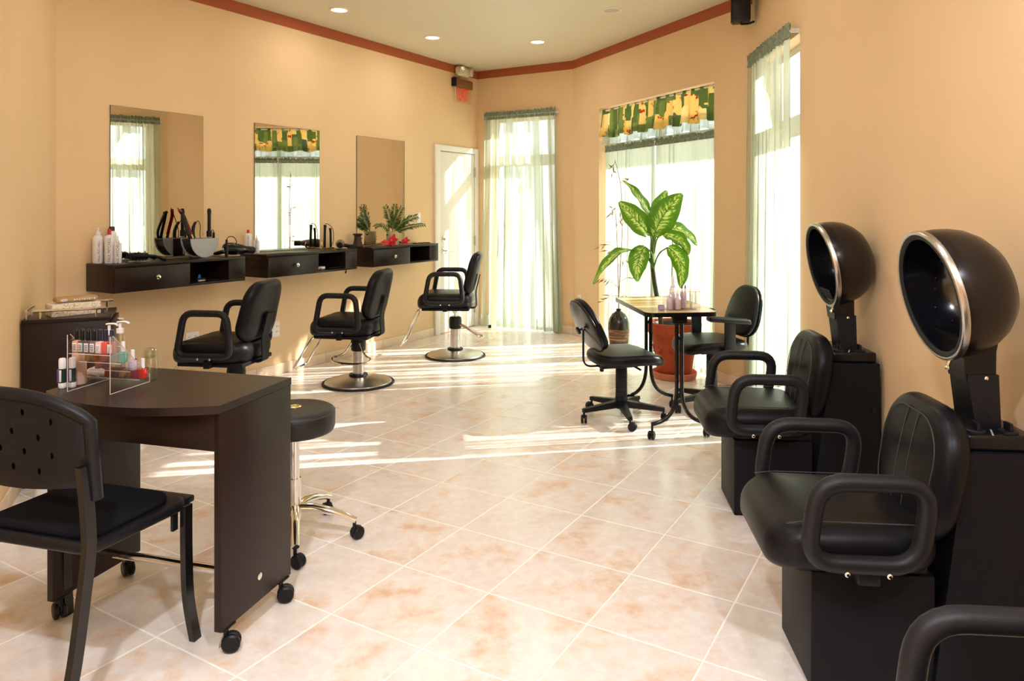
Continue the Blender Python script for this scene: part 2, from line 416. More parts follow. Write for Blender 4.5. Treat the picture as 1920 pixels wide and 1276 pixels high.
def tissue_mat():
    t = NT('cream swirl print card'); co = t.coord('Object'); vo = t.new('ShaderNodeTexVoronoi', _feature='SMOOTH_F1', Scale=38.0); t.l(co, vo.inputs['Vector'])
    w = t.math('SINE', t.math('MULTIPLY', vo.outputs['Distance'], 22.0))
    t.l(t.ramp(w, [(.75,srgb(240,226,204)),(.95,srgb(190,164,140))]), t.bsdf.inputs['Base Color']); t.bsdf.inputs['Roughness'].default_value = .6; return t.m
M['tissue_box'] = tissue_mat()
def vase_mat():
    t = NT('black glaze over banded bark'); co = t.coord('Object'); sp = t.new('ShaderNodeSeparateXYZ'); t.l(co, sp.inputs[0]); z = sp.outputs[2]
    cm = t.new('ShaderNodeMapping'); cm.inputs['Scale'].default_value = (6,6,90); t.l(co, cm.inputs['Vector']); n = t.noise(cm.outputs[0], 1.0, 4, .6)
    bark = t.ramp(n, [(.38,srgb(40,22,12)),(.52,srgb(104,70,42)),(.66,srgb(176,134,94))])
    isb = t.math('GREATER_THAN', z, .268); c = t.mixc(isb, bark, (.02,.018,.012,1)); t.l(c, t.bsdf.inputs['Base Color'])
    t.l(t.math('SUBTRACT', .6, t.math('MULTIPLY', isb, .42)), t.bsdf.inputs['Roughness']); return t.m
M['vase'] = vase_mat()

def textobj(name, s, size, m, parent, Mx, extrude=.0004, align='CENTER'):
    cu = bpy.data.curves.new(name, 'FONT'); cu.body = s; cu.size = size; cu.extrude = extrude; cu.align_x = align; cu.align_y = 'CENTER'; cu.resolution_u = 3
    o = bpy.data.objects.new(name, cu); COL.objects.link(o)
    me = bpy.data.meshes.new_from_object(o.evaluated_get(bpy.context.evaluated_depsgraph_get())); bpy.data.objects.remove(o); bpy.data.curves.remove(cu)
    me.name = name; me.materials.clear(); me.materials.append(m); me.transform(Mx)
    return link(name, me, parent)

# ------------------------------------------------------------------ the room
def unit(x,y): l = math.hypot(x,y); return Vector((x/l,y/l))
U = unit(.5106,.8598); BK = unit(.8598,-.5106); AN = unit(.405,-.914); RT = unit(-.07,-1); SL = unit(-.4036,.915)
C0 = Vector((-2.899,4.648)); C1 = Vector((-.421,8.820)); C2 = Vector((.679,8.167)); C3 = Vector((1.831,5.567))
C4 = C3+RT*((5.567+2.6)/-RT.y); C6 = C0-SL*3.75; C5 = Vector((C6.x,-2.6)); C4 = Vector((C3.x+RT.x/-RT.y*(5.567+2.6),-2.6))
CEIL = 3.051
def rz_of(D): return math.atan2(D.y, D.x)
def onwall(P, D, s, off, z=0.0):
    """point s along a wall from its start P, off metres into the room"""
    return Vector((P.x+D.x*s+D.y*off, P.y+D.y*s-D.x*off, z))
def lw(s, off, z=0.0): return onwall(C1, U, s, off, z)
RZL = rz_of(U); RZA = rz_of(AN); RZB = rz_of(BK); RZR = rz_of(RT)

def wall(name, P, Q, holes=(), th=.18, h=CEIL):
    D = (Q-P); L = D.length; mb = MB(); xs = sorted({0.0,L,*[a for q in holes for a in q[:2]]})
    for a,b in zip(xs[:-1],xs[1:]):
        hs = [q for q in holes if q[0] <= a+1e-6 and q[1] >= b-1e-6]
        if not hs: mb.bb(a-(th if a == 0 else 0)*0,b,0,th,-.02,h)
        else:
            q = hs[0]
            if q[2] > 0: mb.bb(a,b,0,th,-.02,q[2])
            if q[3] < h: mb.bb(a,b,0,th,q[3],h)
    o = struct(name, mb, M['wall']); o.location = (P.x,P.y,0); o.rotation_euler = (0,0,rz_of(D)); return o
wall('wall_left', C0, C1)
W1H = (.20,1.05,0,2.47); W2H = (.57,2.40,0,2.442); W3H = (.20,1.12,0,2.47)
wall('wall_back', C1, C2, [W1H])
wall('wall_angled', C2, C3, [W2H])
wall('wall_right', C3, C4, [W3H])
wall('wall_rear', C4, C5)
wall('wall_side', C5, C6)
wall('wall_short', C6, C0)
room = [C0,C1,C2,C3,C4,C5,C6]
big = [(p.x*1.0,p.y) for p in (C0+Vector((-.25,.05)),C1+Vector((-.1,.25)),C2+Vector((.15,.2)),C3+Vector((.2,.1)),C4+Vector((.2,-.2)),C5+Vector((-.2,-.2)),C6+Vector((-.2,0)))]
big.reverse()
struct('ceiling', MB().prism(big, CEIL, CEIL+.12), M['ceiling'])
g = MB().add([(-60,-60,-.06),(60,-60,-.06),(60,60,-.06),(-60,60,-.06)], [(0,1,2,3)])
struct('ground_outside', g, M['concrete'])

# floor: grout bed, then each ceramic tile of its own
fl = struct('floor', MB().prism(big, -.05, -.0009), M['grout'])
def clip(poly, a, b):
    """keep the side right of a->b"""
    out = []; e = b-a
    sd = lambda p: e.x*(p.y-a.y)-e.y*(p.x-a.x)
    for i in range(len(poly)):
        p,q = poly[i-1],poly[i]; sp,sq = sd(p),sd(q)
        if (sp <= 0) != (sq <= 0):
            t = sp/(sp-sq); out.append(p+(q-p)*t)
        if sq <= 0: out.append(q)
    return out
def inframe(p):
    if p.y < 1.0: return False
    x = 960+1371*p.x/p.y; y = 390.9+1371*1.4/p.y
    return -10 < x < 1930 and y < 1286
TS = .3935; TO = Vector((-.4236,2.867)); GR = .0055
YS = C6.y; Rs = Vector((C3.x+RT.x/-RT.y*(5.567-YS), YS))
zoneA = [(C0,C1),(C1,C2),(C2,C3),(C3,Rs),(Rs,C6),(C6,C0)]; zoneB = [(Rs,C4),(C4,C5),(C5,C6),(C6,Rs)]
def tile_mb(poly):
    n = len(poly); cen = sum(poly, Vector((0,0)))/n
    inn = [p+(cen-p).normalized()*.0022 for p in poly]
    return MB().add([(p.x,p.y,-.006) for p in poly]+[(p.x,p.y,-.0012) for p in poly]+[(p.x,p.y,0) for p in inn],
        [(i,(i+1)%n,n+(i+1)%n,n+i) for i in range(n)]+[(n+i,n+(i+1)%n,2*n+(i+1)%n,2*n+i) for i in range(n)]+[tuple(range(2*n,3*n))])
full = None; rest = MB(); ntile = 0
hw = TS/2-GR/2
sq = [U*a+BK*b for a,b in ((-hw,-hw),(-hw,hw),(hw,hw),(hw,-hw))]
if (sq[1]-sq[0]).cross(sq[2]-sq[1]) < 0: sq.reverse()
for i in range(-22,22):
    for j in range(-16,22):
        c = TO+U*(TS*(i+.5))+BK*(TS*(j+.5))
        P0 = [c+q for q in sq]
        for zi,zone in enumerate((zoneA,zoneB)):
            poly = P0
            for a,b in zone:
                poly = clip(poly,a,b)
                if len(poly) < 3: break
            if len(poly) < 3: continue
            ar = abs(sum(poly[k-1].cross(poly[k]) for k in range(len(poly))))/2
            if ar < .0006: continue
            vis = zi == 0 and any(inframe(p) for p in poly+[sum(poly,Vector((0,0)))/len(poly)])
            if not vis:
                t = tile_mb(poly); rest.add(t.v,t.f); continue
            ntile += 1
            if ar > hw*hw*4*.999:
                if full is None: full = tile_mb(sq).build('tile', M['tile'], ang=0, mesh_only=True)
                o = link('tile', full, fl); o.location = (c.x,c.y,0)
            else:
                cc = sum(poly,Vector((0,0)))/len(poly)
                o = tile_mb([p-cc for p in poly]).build('tile', M['tile'], fl, ang=0); o.location = (cc.x,cc.y,0)
tag(rest.build('tile_field', M['tile'], fl, ang=0), kind='stuff')

# painted band under the ceiling
for k,(P,Q) in enumerate(((C0,C1),(C1,C2),(C2,C3))):
    L = (Q-P).length; o = struct('trim_%d'%(k+1), MB().bb(0,L,-.004,.002,2.957,CEIL), M['band']); o.location = (P.x,P.y,0); o.rotation_euler = (0,0,rz_of(Q-P))

# tiled baseboards
def baseboard(name, P, Q, gaps=(), h=.088):
    D = Q-P; L = D.length; rz = rz_of(D); mb = MB(); segs = []; s = 0.0
    for a,b in sorted(gaps)+[(L,L)]:
        if a-s > .03: segs.append((s,a)); mb.bb(s,a,-.006,.0,0,h-.004)
        s = b
    root = struct(name, mb, M['grout']); root.location = (P.x,P.y,0); root.rotation_euler = (0,0,rz)
    for a,b in segs:
        s = a
        while s < b-.02:
            e = min(s+.39,b)
            MB().rbox(s+.0015,e-.0015,-.012,-.001,.001,h,.003).build('tile', M['base_tile'], root); s = e
LL = (C1-C0).length
baseboard('baseboard_left', C0, C1, [(LL-.87,LL)])
baseboard('baseboard_back', C1, C2, [(W1H[0],W1H[1])])
baseboard('baseboard_angled', C2, C3, [(W2H[0],W2H[1])])
baseboard('baseboard_right', C3, C4, [(W3H[0],W3H[1])])
baseboard('baseboard_short', C6, C0)

# windows: frames and panes set in the openings
def window(name, P, D, H, vbars=(), hbars=()):
    a,b,z0,z1 = H; y0,y1 = .105,.155; mb = MB(); w = .045
    mb.bb(a,a+w,y0,y1,z0,z1).bb(b-w,b,y0,y1,z0,z1).bb(a+w,b-w,y0,y1,z1-w,z1).bb(a+w,b-w,y0,y1,z0,z0+.03)
    root = struct(name, mb, M['alu']); root.location = (P.x,P.y,0); root.rotation_euler = (0,0,rz_of(D))
    xs = [a+w]+[v for q in vbars for v in (q[0],q[1])]+[b-w]; zs = [z0+.03]+[v for q in hbars for v in (q[0],q[1])]+[z1-w]
    for q in vbars: MB().bb(q[0],q[1],y0+.004,y1-.004,z0+.03,z1-w).build('mullion', M['alu'], root, 0)
    for q in hbars:
        for x0,x1 in zip(xs[0::2],xs[1::2]): MB().bb(x0,x1,y0+.004,y1-.004,q[0],q[1]).build('transom_bar', M['alu'], root, 0)
    for x0,x1 in zip(xs[0::2],xs[1::2]):
        for c,d in zip(zs[0::2],zs[1::2]): MB().bb(x0-.003,x1+.003,.127,.133,c-.003,d+.003).build('pane', M['pane'], root, 0)
    return root
window('window_1', C1, BK, W1H, [], [(1.90,2.03)])
window('window_2', C2, AN, W2H, [(1.475,1.525)], [(2.045,2.075)])
window('window_3', C3, RT, W3H, [], [(1.88,2.02)])

# roof eaves outside, shading the heads of the windows
def eave(name, P, D, s0, s1, depth, z):
    o = struct(name, MB().bb(s0,s1,.19,.19+depth,z,z+.10), M['alu']); o.location = (P.x,P.y,0); o.rotation_euler = (0,0,rz_of(D))
eave('roof_eave_1', C1, BK, -1.2, 1.25, .55, 2.80)
eave('roof_eave_2', C2, AN, .1, 2.9, 1.85, 2.80)
eave('roof_eave_3', C3, RT, .25, 8.0, 1.55, 2.82)
# door in the left wall by the far corner (wall x measured from C1, local y positive into the wall)
dr = bpy.data.objects.new('door_1', None); COL.objects.link(dr); dr.location = (C1.x,C1.y,0); dr.rotation_euler = (0,0,RZL); tag(dr, kind='structure')
MB().rbox(-.775,-.092,-.018,-.002,.008,2.040,.003).build('slab', M['white_paint'], dr)
cs = MB().rbox(-.87,-.782,-.030,-.001,0,2.112,.004).rbox(-.085,-.004,-.030,-.001,0,2.112,.004).rbox(-.782,-.085,-.030,-.001,2.047,2.112,.004)
cs.build('casing', M['white_paint'], dr)
lv = MB().lathe([(.030,0),(.030,.010),(.012,.014),(.011,.05)],16,T(-.722,-.018,.93)@RX(PI/2)).tube(fillet([(-.722,-.066,.93),(-.70,-.07,.93),(-.60,-.066,.928)],.02),.009)
lv.build('lever_handle', M['chrome'], dr)
MB().lathe([(.032,0),(.032,.012),(.024,.02),(.012,.022)],18,T(-.722,-.018,1.06)@RX(PI/2)).rbox(-.728,-.716,-.058,-.038,1.045,1.075,.003).build('deadbolt', M['chrome'], dr)
for z in (.22,1.02,1.83): MB().rbox(-.098,-.078,-.036,-.015,z-.055,z+.055,.002).cyl((-.092,-.036),.007,z-.058,z+.058,8).build('hinge', M['steel'], dr)

# recessed downlights in view, then unseen ones added as fill and flash
LAMP = 0.16
def downlight(x, y, label, power, lit=True):
    t = thing('recessed_downlight', label, 'ceiling light', (x,y,CEIL), 0, 'recessed downlights')
    MB().lathe([(.062,-.001),(.066,-.008),(.082,-.006),(.086,0.0)],28,None,False,False).build('trim_ring', M['can_white'], t)
    MB().lathe([(.0645,-.0035),(.050,-.0055),(.02,-.0065),(.001,-.007)],28,None,False,True).build('lens', M['lens_on'] if lit else M['lens_off'], t)
    if lit and power > 0:
        d = bpy.data.lights.new('bulb','AREA'); d.shape = 'DISK'; d.size = .13; d.energy = power*LAMP; d.color = (1.0,.94,.86) if y > 3.5 else (.85,.92,1.0)
        o = link('bulb', d, t); o.location = (0,0,-.012)
    return t
downlight(-1.434,6.07,'lit recessed downlight, nearest the mirror wall in view',22)
downlight(-.767,7.05,'lit recessed downlight nearest the emergency lamp',22)
downlight(.253,7.234,'brightest recessed downlight, towards the far corner',22)
downlight(.828,6.07,'dull unlit recessed downlight nearest the black speaker',0,False)
downlight(-1.55,4.35,'added fill light above the first styling chair, out of view overhead',38)  # from here on, unseen lamps added to brighten the room
downlight(.80,4.25,'added fill light above the drying chairs, out of view overhead',38)
downlight(-.80,2.35,'added fill light above the nail desk, out of view overhead',60)
downlight(.75,1.9,'added fill light above the hood dryers, out of view overhead',60)
downlight(-.55,.25,'added flash stand-in overhead, left of the camera position',365)  # this and the next are added in place of the photographer's flash
downlight(.85,-.35,'added flash stand-in overhead, right of the camera position',365)

# ------------------------------------------------------------------ curtains
def cloth(s0t,s1t,s0b,s1b,z0,z1,y,amp,pl,seed,rows=14,cpp=8,phase=0.0,bot=1.4,scall=0.0):
    rnd = random.Random(seed); mb = MB(); n = int(pl*cpp); ws = [rnd.uniform(.6,1.4) for _ in range(int(pl)+3)]; am = [rnd.uniform(.55,1.3) for _ in ws]
    ph = []; p = phase
    for i in range(n+1):
        ph.append(p); p += 2*PI/cpp*ws[int(i/cpp)]
    uv = []
    for r in range(rows+1):
        v = r/rows; z = z0+(z1-z0)*v; k = (1-v)
        a_ = s0b+(s0t-s0b)*v; b_ = s1b+(s1t-s1b)*v
        for i in range(n+1):
            u = i/n; A = amp*am[int(i/cpp)]*(.55+(bot-.55)*k)
            mb.v.append((a_+(b_-a_)*u+A*.5*math.sin(2*ph[i]+k*1.5), y-A*math.sin(ph[i]+.35*math.sin(k*3+i*.05)), z+(scall*math.sin(ph[i]*.5)*(1-v))))
            uv.append((u,v))
    for r in range(rows):
        for i in range(n):
            q = r*(n+1)+i; mb.f.append((q,q+1,q+n+2,q+n+1))
    mb.uv = uv; return mb
def heading(s0,s1,z0,z1,y,seed,depth=.014,pl=46):
    rnd = random.Random(seed); mb = MB(); n = pl*4
    for r in range(5):
        v = r/4
        for i in range(n+1):
            a = depth*(.5+.9*abs(v-.45))*math.sin(i*PI/2+rnd.uniform(-.6,.6)); zz = z0+(z1-z0)*v+(rnd.uniform(-.012,.012) if r == 4 else 0)
            mb.v.append((s0+(s1-s0)*i/n+rnd.uniform(-.002,.002), y-.006-a, zz))
    for r in range(4):
        for i in range(n):
            q = r*(n+1)+i; mb.f.append((q,q+1,q+n+2,q+n+1))
    return mb
def rod(s0,s1,z,y): return MB().tube([(s0,y,z),(s1,y,z)],.009,10)
def curtain(label, P, D, st, sb, z0, z1, y, amp, pl, seed, m, head=.075, group=None):
    t = thing('sheer_curtain', label, 'curtain', (P.x,P.y,0), rz_of(D), group)
    cloth(st[0],st[1],sb[0],sb[1],z0,z1-head*.55,y,amp,pl,seed).build('panel', m, t, 180)
    heading(st[0],st[1],z1-head,z1+.012,y,seed+1,pl=int((st[1]-st[0])*48)).build('gathered_heading', M['sheer_head'], t, 180)
    r_ = rod(st[0]-.02,st[1]+.02,z1-head*.5,y+.004)
    for s in (st[0]-.012,st[1]+.012): r_.bb(s-.006,s+.006,min(y,0) if y < 0 else y,max(y,.0) if y < 0 else y+.05,z1-head*.5-.012,z1-head*.5+.012)
    r_.build('curtain_rod', M['alu'], t)
    return t
curtain('long pale green sheer curtain between the white door and the far corner', C1, BK, (.135,1.09), (.10,1.17), .012, 2.525, -.045, .028, 11, 3, M['sheer_tall'])
curtain('narrow tall sheer curtain on the right wall beside the far dryer hood', C3, RT, (.10,1.098), (.07,1.100), .012, 2.525, -.05, .026, 11, 11, M['sheer_tall'])
curtain('sheer curtain panel behind the dried bamboo stems, left half of the wide window', C2, AN, (.62,1.49), (.60,1.50), .012, 2.035, .055, .020, 12, 21, M['sheer_short'], .05, 'sheer panels of the wide window')
curtain('sheer curtain panel behind the leafy potted plant, right half of the wide window', C2, AN, (1.51,2.375), (1.50,2.38), .012, 2.035, .055, .020, 12, 31, M['sheer_short'], .05, 'sheer panels of the wide window')
va = thing('window_valance', 'patchwork green and yellow valance with red leaf motifs over the wide window', 'valance', (C2.x,C2.y,0), RZA)
cloth(.60,2.375,.565,2.385,2.135,2.425,.022,.020,13,41,6,8,0,1.5,.012).build('patchwork_skirt', M['valance'], va, 180)
cloth(.605,2.37,.585,2.378,2.065,2.20,.030,.018,13,41,3,8,0,1.3,.010).build('lining_ruffle', M['valance_lining'], va, 180)
rod(.572,2.398,2.412,.028).build('curtain_rod', M['alu'], va)

# ------------------------------------------------------------------ furniture builders
def caster(mb, x, y, a, r=.026, top=.078, w=.017):
    c,s_ = math.cos(a), math.sin(a); cx,cy = x+c*r*.55, y+s_*r*.55
    for sd in (-1,1):
        Mx = T(cx,cy,r)@RZ(a)@RX(PI/2)@T(0,0,sd*(w*.62)-w/2)
        mb.lathe([(r*.80,0),(r,w*.25),(r,w*.75),(r*.80,w)],18,Mx)
    hood = []
    for k in range(9):
        t = PI*.05+PI*.75*k/8; hood.append((cx+c*r*.86*-math.cos(t), cy+s_*r*.86*-math.cos(t), r+r*.86*math.sin(t)))
    mb.tube(hood, w*.35, 6)
    mb.tube([(x,y,r*1.1),(x,y,top)], r*.28, 8)
    return mb

def styling_chair(label, x, y, face, zs, pedal, pedal_kind):
    t = thing('styling_chair', label, 'chair', (x,y,0), face, 'hydraulic styling chairs in front of the mirrors')
    b = MB().lathe([(.268,.014),(.262,.022),(.20,.042),(.12,.058),(.075,.066)],48).build('base', M['steel'], t)
    MB().lathe([(.272,0),(.286,.003),(.288,.010),(.280,.018),(.268,.016)],48).build('rubber_rim', M['rubber'], b)
    c = MB().cyl((0,0),.047,.06,.275,28).build('column', M['steel'], t)
    MB().lathe([(.074,.062),(.076,.070),(.070,.080),(.050,.084)],28).build('collar', M['plastic'], c)
    MB().lathe([(.050,.262),(.058,.268),(.060,.34),(.056,.368),(.046,.376)],24).build('pump_housing', M['plastic'], t)
    MB().cyl((0,0),.014,.37,zs-.045,14).cyl((0,0),.030,zs-.060,zs-.02,16).build('piston', M['chrome'], t)
    # foot pump lever: a chrome wire loop
    if pedal_kind == 'loop':
        pts = [(.06*math.cos(a),.06*math.sin(a),.315) for a in (0,)]
        P = smoothpath([(.052,.035,.33),(.075,.075,.265),(.10,.115,.235),(.135,.16,.225),(.165,.13,.20),(.175,0,.19),(.165,-.13,.20),(.135,-.16,.225),(.10,-.115,.235),(.075,-.075,.265),(.052,-.035,.33)],5)
    else:
        P = smoothpath([(.052,.02,.30),(.12,.022,.27),(.19,.03,.235),(.255,.03,.20),(.275,0,.192),(.255,-.03,.20),(.19,-.03,.235),(.12,-.022,.27),(.052,-.02,.30)],5)
    MB().tube(P,.0078,8).xf(RZ(pedal)).build('foot_pump_lever', M['chrome'], t)
    # seat
    seat = rrect(-.165,.335,-.245,.245,.10,7)
    sm = MB().pad([(p[0],p[1]*(1-.10*max(0,(.1-p[0]))/.26)) for p in seat], .140, .058, .014, 5, 5, T(0,0,zs+.062))
    sm.map(lambda v: Vector((v.x,v.y,v.z+(.012*(v.y/.245)**2)-.022*max(0,(v.x-.22)/.115)**2))).build('seat', M['vinyl'], t)
    MB().rbox(-.15,.29,-.20,.20,zs-.022,zs+.004,.006).build('seat_plate', M['black_metal'], t)
    # backrest
    bo = rrect(-.225,.225,-.195,.195,.11,7); bm = MB().pad([(p[0]*(1-.12*max(0,p[1])/.2),p[1]) for p in bo], .075, .034, .018, 5, 5)
    bm.xf(T(-.185,0,zs+.322)@RY(math.radians(-13))@RZ(PI/2)@RX(PI/2)).map(lambda v: Vector((v.x+.05*(v.y/.225)**2*.6,v.y,v.z))).build('backrest', M['vinyl'], t)
    pl = fillet([(-.08,0,zs-.014),(-.205,0,zs-.014),(-.196,0,zs+.14),(-.236,0,zs+.30)],.035); poly = []
    nn = []
    for i in range(len(pl)):
        e = (pl[min(i+1,len(pl)-1)]-pl[max(i-1,0)]).normalized(); nn.append(Vector((-e.z,0,e.x))*.004)
    vs = [(v.x,yy,v.z) for p_,n_ in zip(pl,nn) for v in (p_-n_,p_+n_) for yy in (-.045,.045)]
    k_ = len(pl); fs = []
    for i in range(k_-1):
        o_ = i*4; fs += [(o_,o_+1,o_+5,o_+4),(o_+3,o_+2,o_+6,o_+7),(o_+2,o_,o_+4,o_+6),(o_+1,o_+3,o_+7,o_+5)]
    fs += [(0,2,3,1),((k_-1)*4,(k_-1)*4+1,(k_-1)*4+3,(k_-1)*4+2)]
    MB().add(vs,fs).build('back_support', M['black_metal'], t, 40)
    for sd in (1,-1):
        yy = sd*.262
        P = loop_path([(.255,yy,zs+.058),(.205,yy,zs+.325),(-.075,yy,zs+.325),(-.105,yy,zs+.058)],.062,5)
        a = MB().tube(P,.0215,12,True).build('armrest', M['urethane'], t)
        br = MB().rbox(.045,.085,min(sd*.20,sd*.25),max(sd*.20,sd*.25),zs-.022,zs+.035,.004)
        br.build('arm_bracket', M['black_metal'], a)
        for xx in (.10,.02): MB().lathe([(.007,0),(.007,.006),(.004,.008)],10,T(xx,sd*.283,zs+.046)@RX(-sd*PI/2)).build('bolt', M['chrome'], a)
    f = MB().tube(fillet([(.12,.11,zs-.012),(.33,.11,zs-.012),(.50,.13,.115),(.515,.0,.108),(.50,-.13,.115),(.33,-.11,zs-.012),(.12,-.11,zs-.012)],.045),.0095,10)
    f.build('footrest', M['chrome'], t)
    return t
def fa(dx,dy): return math.atan2(dy,dx)
styling_chair('black styling chair nearest the nail desk, its base hidden behind the desktop', -1.803,4.78, fa(-.99,.135), .425, fa(.98,.1)-fa(-.99,.135), 'long')
styling_chair('middle black styling chair with a chrome pump loop around its steel column', -1.233,5.868, fa(-.98,.16), .405, fa(-.2,-.97)-fa(-.98,.16), 'loop')
styling_chair('farthest black styling chair, raised high in front of the white door', -.539,6.952, fa(-1,.05), .475, fa(.92,-.25)-fa(-1,.05), 'long')

# hood dryer chairs: local +x is the way the sitter looks, origin on the floor at the front of the base
def hood_dryer(label, x, y, rz, hood_dx=0.0):
    t = thing('hood_dryer_chair', label, 'dryer chair', (x,y,0), rz, 'hood dryer chairs along the right wall')
    MB().rbox(-.345,0,-.158,.158,0,.345,.006).build('seat_base', M['black_metal'], t)
    bx = MB().add([(-.335,-.165,0),(-.635,-.165,0),(-.635,.165,0),(-.335,.165,0),(-.425,-.165,.705),(-.635,-.165,.705),(-.635,.165,.705),(-.425,.165,.705)],
                  [(0,1,2,3),(7,6,5,4),(4,5,1,0),(5,6,2,1),(6,7,3,2),(7,4,0,3)]).build('dryer_cabinet', M['black_metal'], t, 20)
    MB().lathe([(.011,0),(.011,.006),(.005,.008)],12,T(-.605,.165,.50)@RX(-PI/2)).build('side_catch', M['gloss_black'], bx)
    cp = MB().rbox(-.628,-.435,-.150,.150,.705,.752,.010,2).build('control_panel', M['gloss_black'], t)
    for (kx,ky) in ((-.475,.115),(-.565,.115),(-.475,-.115)):
        MB().lathe([(.026,0),(.026,.005),(.022,.008)],20,T(kx,ky,.752)).rbox(kx-.005,kx+.005,ky-.017,ky+.017,.757,.782,.002).build('control_knob', M['plastic'], cp)
    mk = MB()
    for k in range(5): mk.bb(-.53+k*.005,-.527+k*.005,.09+.012*k,.098+.012*k,.7515,.7528)
    tag(mk.build('dial_marks', M['text_white'], cp, 0), kind='stuff')
    # neck
    nk = MB().add([(-.505,-.062,.74),(-.575,-.062,.74),(-.575,.062,.74),(-.505,.062,.74),(-.482,-.055,.905),(-.572,-.055,.905),(-.572,.055,.905),(-.482,.055,.905)],
                  [(0,1,2,3),(7,6,5,4),(4,5,1,0),(5,6,2,1),(6,7,3,2),(7,4,0,3)]).build('neck', M['plastic'], t, 20)
    MB().add([(-.478,-.050,.885),(-.566,-.050,.885),(-.566,.050,.885),(-.478,.050,.885),(-.47,-.060,.975),(-.562,-.060,.975),(-.562,.060,.975),(-.47,.060,.975),(-.445,-.072,1.025),(-.565,-.072,1.025),(-.565,.072,1.025),(-.445,.072,1.025)],
             [(0,1,2,3),(4,5,1,0),(5,6,2,1),(6,7,3,2),(7,4,0,3),(8,9,5,4),(9,10,6,5),(10,11,7,6),(11,8,4,7),(11,10,9,8)]).build('neck_sleeve', M['gloss_black'], t, 20)
    nb = MB()
    for zz in (.895,): nb.lathe([(.006,0),(.006,.004),(.003,.006)],10,T(-.535,.0555,zz)@RX(-PI/2))
    nb.build('neck_screw', M['chrome'], nk)
    # hood: bowl opening towards +x, tipped down
    Mh = T(-.405+hood_dx,0,1.135)@RY(math.radians(90+11))
    out = [(.190,0),(.196,-.025),(.196,-.05),(.191,-.084),(.180,-.119),(.159,-.153),(.128,-.183),(.085,-.204),(.04,-.214),(.002,-.216)]
    inn = [(.002,-.200),(.05,-.195),(.10,-.180),(.145,-.150),(.167,-.112),(.177,-.07),(.180,-.025),(.180,-.004)]
    hd = MB().lathe(out,56,Mh,False,True).build('hood_shell', M['hood_out'], t, 60)
    MB().lathe(inn,56,Mh,True,False).build('hood_bowl', M['hood_in'], hd, 60)
    MB().lathe([(.180,-.004),(.173,.004),(.178,.010),(.188,.010),(.1905,.004)],56,Mh,False,False).build('rubber_lip', M['rubber'], hd, 60)
    MB().lathe([(.189,.010),(.194,.012),(.1995,.008),(.1995,-.009),(.196,-.011)],56,Mh,False,False).build('chrome_rim', M['steel'], hd, 60)
    hl = MB()
    for k in range(20):
        a = k*2.39996; ax = .07+.045*((k*7)%10)/10; r_ = .174 if ax < .09 else .166
        p = Mh@Vector((r_*math.cos(a),r_*math.sin(a),-ax)); q = Mh@Vector((0,0,-ax*.6)); d = (q-p).normalized()
        hl.lathe([(.0028,0),(.0028,.0012)],8,Matrix.Translation(p+d*.004)@d.to_track_quat('Z','Y').to_matrix().to_4x4())
    tag(hl.build('air_holes', M['slot'], hd), kind='stuff')
    p = Mh@Vector((.195,.035,0)); MB().tube([p,p+Vector((.006,0,-.016))],.005,8).lathe([(.001,-.009),(.007,-.006),(.009,0),(.007,.006),(.001,.009)],10,Matrix.Translation(p+Vector((.008,0,-.022)))).build('hood_catch', M['chrome'], hd)
    # seat, backrest, arms
    so = []
    for (px,py) in rrect(-.345,.120,-.25,.25,.10,7): so.append((px+(.025*(1-(py/.25)**2) if px > .05 else 0),py*(1-.06*max(0,-px)/.345)))
    sm = MB().pad(so,.134,.058,.012,6,6,T(0,0,.437)).map(lambda v: Vector((v.x,v.y,v.z-.030*max(0,(v.x-.0)/.15)**2)))
    st = sm.build('seat', M['vinyl'], t)
    for sd in (-1,1):
        seam = [(-.30+.38*k/12,sd*.200,.5085-.030*max(0,(-.30+.38*k/12)/.15)**2) for k in range(13)]
        MB().tube(seam,.0016,6).build('seam', M['vinyl_piping'], st)
    MB().rbox(-.33,-.01,-.15,.15,.343,.392,.008).build('seat_plate', M['plastic'], t)
    bo = rrect(-.215,.215,-.205,.205,.15,9); bo = [(p[0]*(1-.10*max(0,-p[1])/.2),p[1]+(0 if p[1] > 0 else 0)) for p in bo]
    Mb = T(-.372,0,.615)@RY(math.radians(-10))@RZ(PI/2)@RX(PI/2)
    bk = MB().pad(bo,.088,.042,.012,6,6,Mb).build('backrest', M['vinyl'], t)
    for xx in (-.035,.035):
        MB().tube([Mb@Vector((xx,-.17+.34*k/10,.0555-.012*((-.17+.34*k/10)/.2)**2)) for k in range(11)],.0015,6).build('seam', M['vinyl_piping'], bk)
    ed = [Mb@Vector((p[0]*.80,p[1]*.80,.049)) for p in bo]; MB().tube(ed,.0016,6,True).build('seam', M['vinyl_piping'], bk)
    for sd in (1,-1):
        yy = sd*.272
        P = loop_path([(.045,yy,.424),(.015,yy,.648),(-.283,yy,.648),(-.250,yy,.424)],.080,6)
        a = MB().tube(P,.0245,14,True).build('armrest', M['urethane'], t)
        MB().rbox(-.155,-.095,min(sd*.20,sd*.262),max(sd*.20,sd*.262),.360,.412,.004).build('arm_bracket', M['plastic'], a)
        for xx in (-.055,-.165): MB().lathe([(.0075,0),(.0075,.006),(.004,.009)],10,T(xx,sd*.290,.406)@RX(-sd*PI/2)).build('bolt', M['chrome'], a)
    return t
RZD = PI-math.radians(5.5)
hood_dryer('black hood dryer chair farthest along the right wall, beside the tall curtain',1.029,3.495,RZD,-.035)
hood_dryer('black hood dryer chair with its hood near the right edge, foreground',.885,2.285,RZD)
hood_dryer('black hood dryer chair cut off by the bottom right corner, only its armrest showing',.741,1.075,RZD)

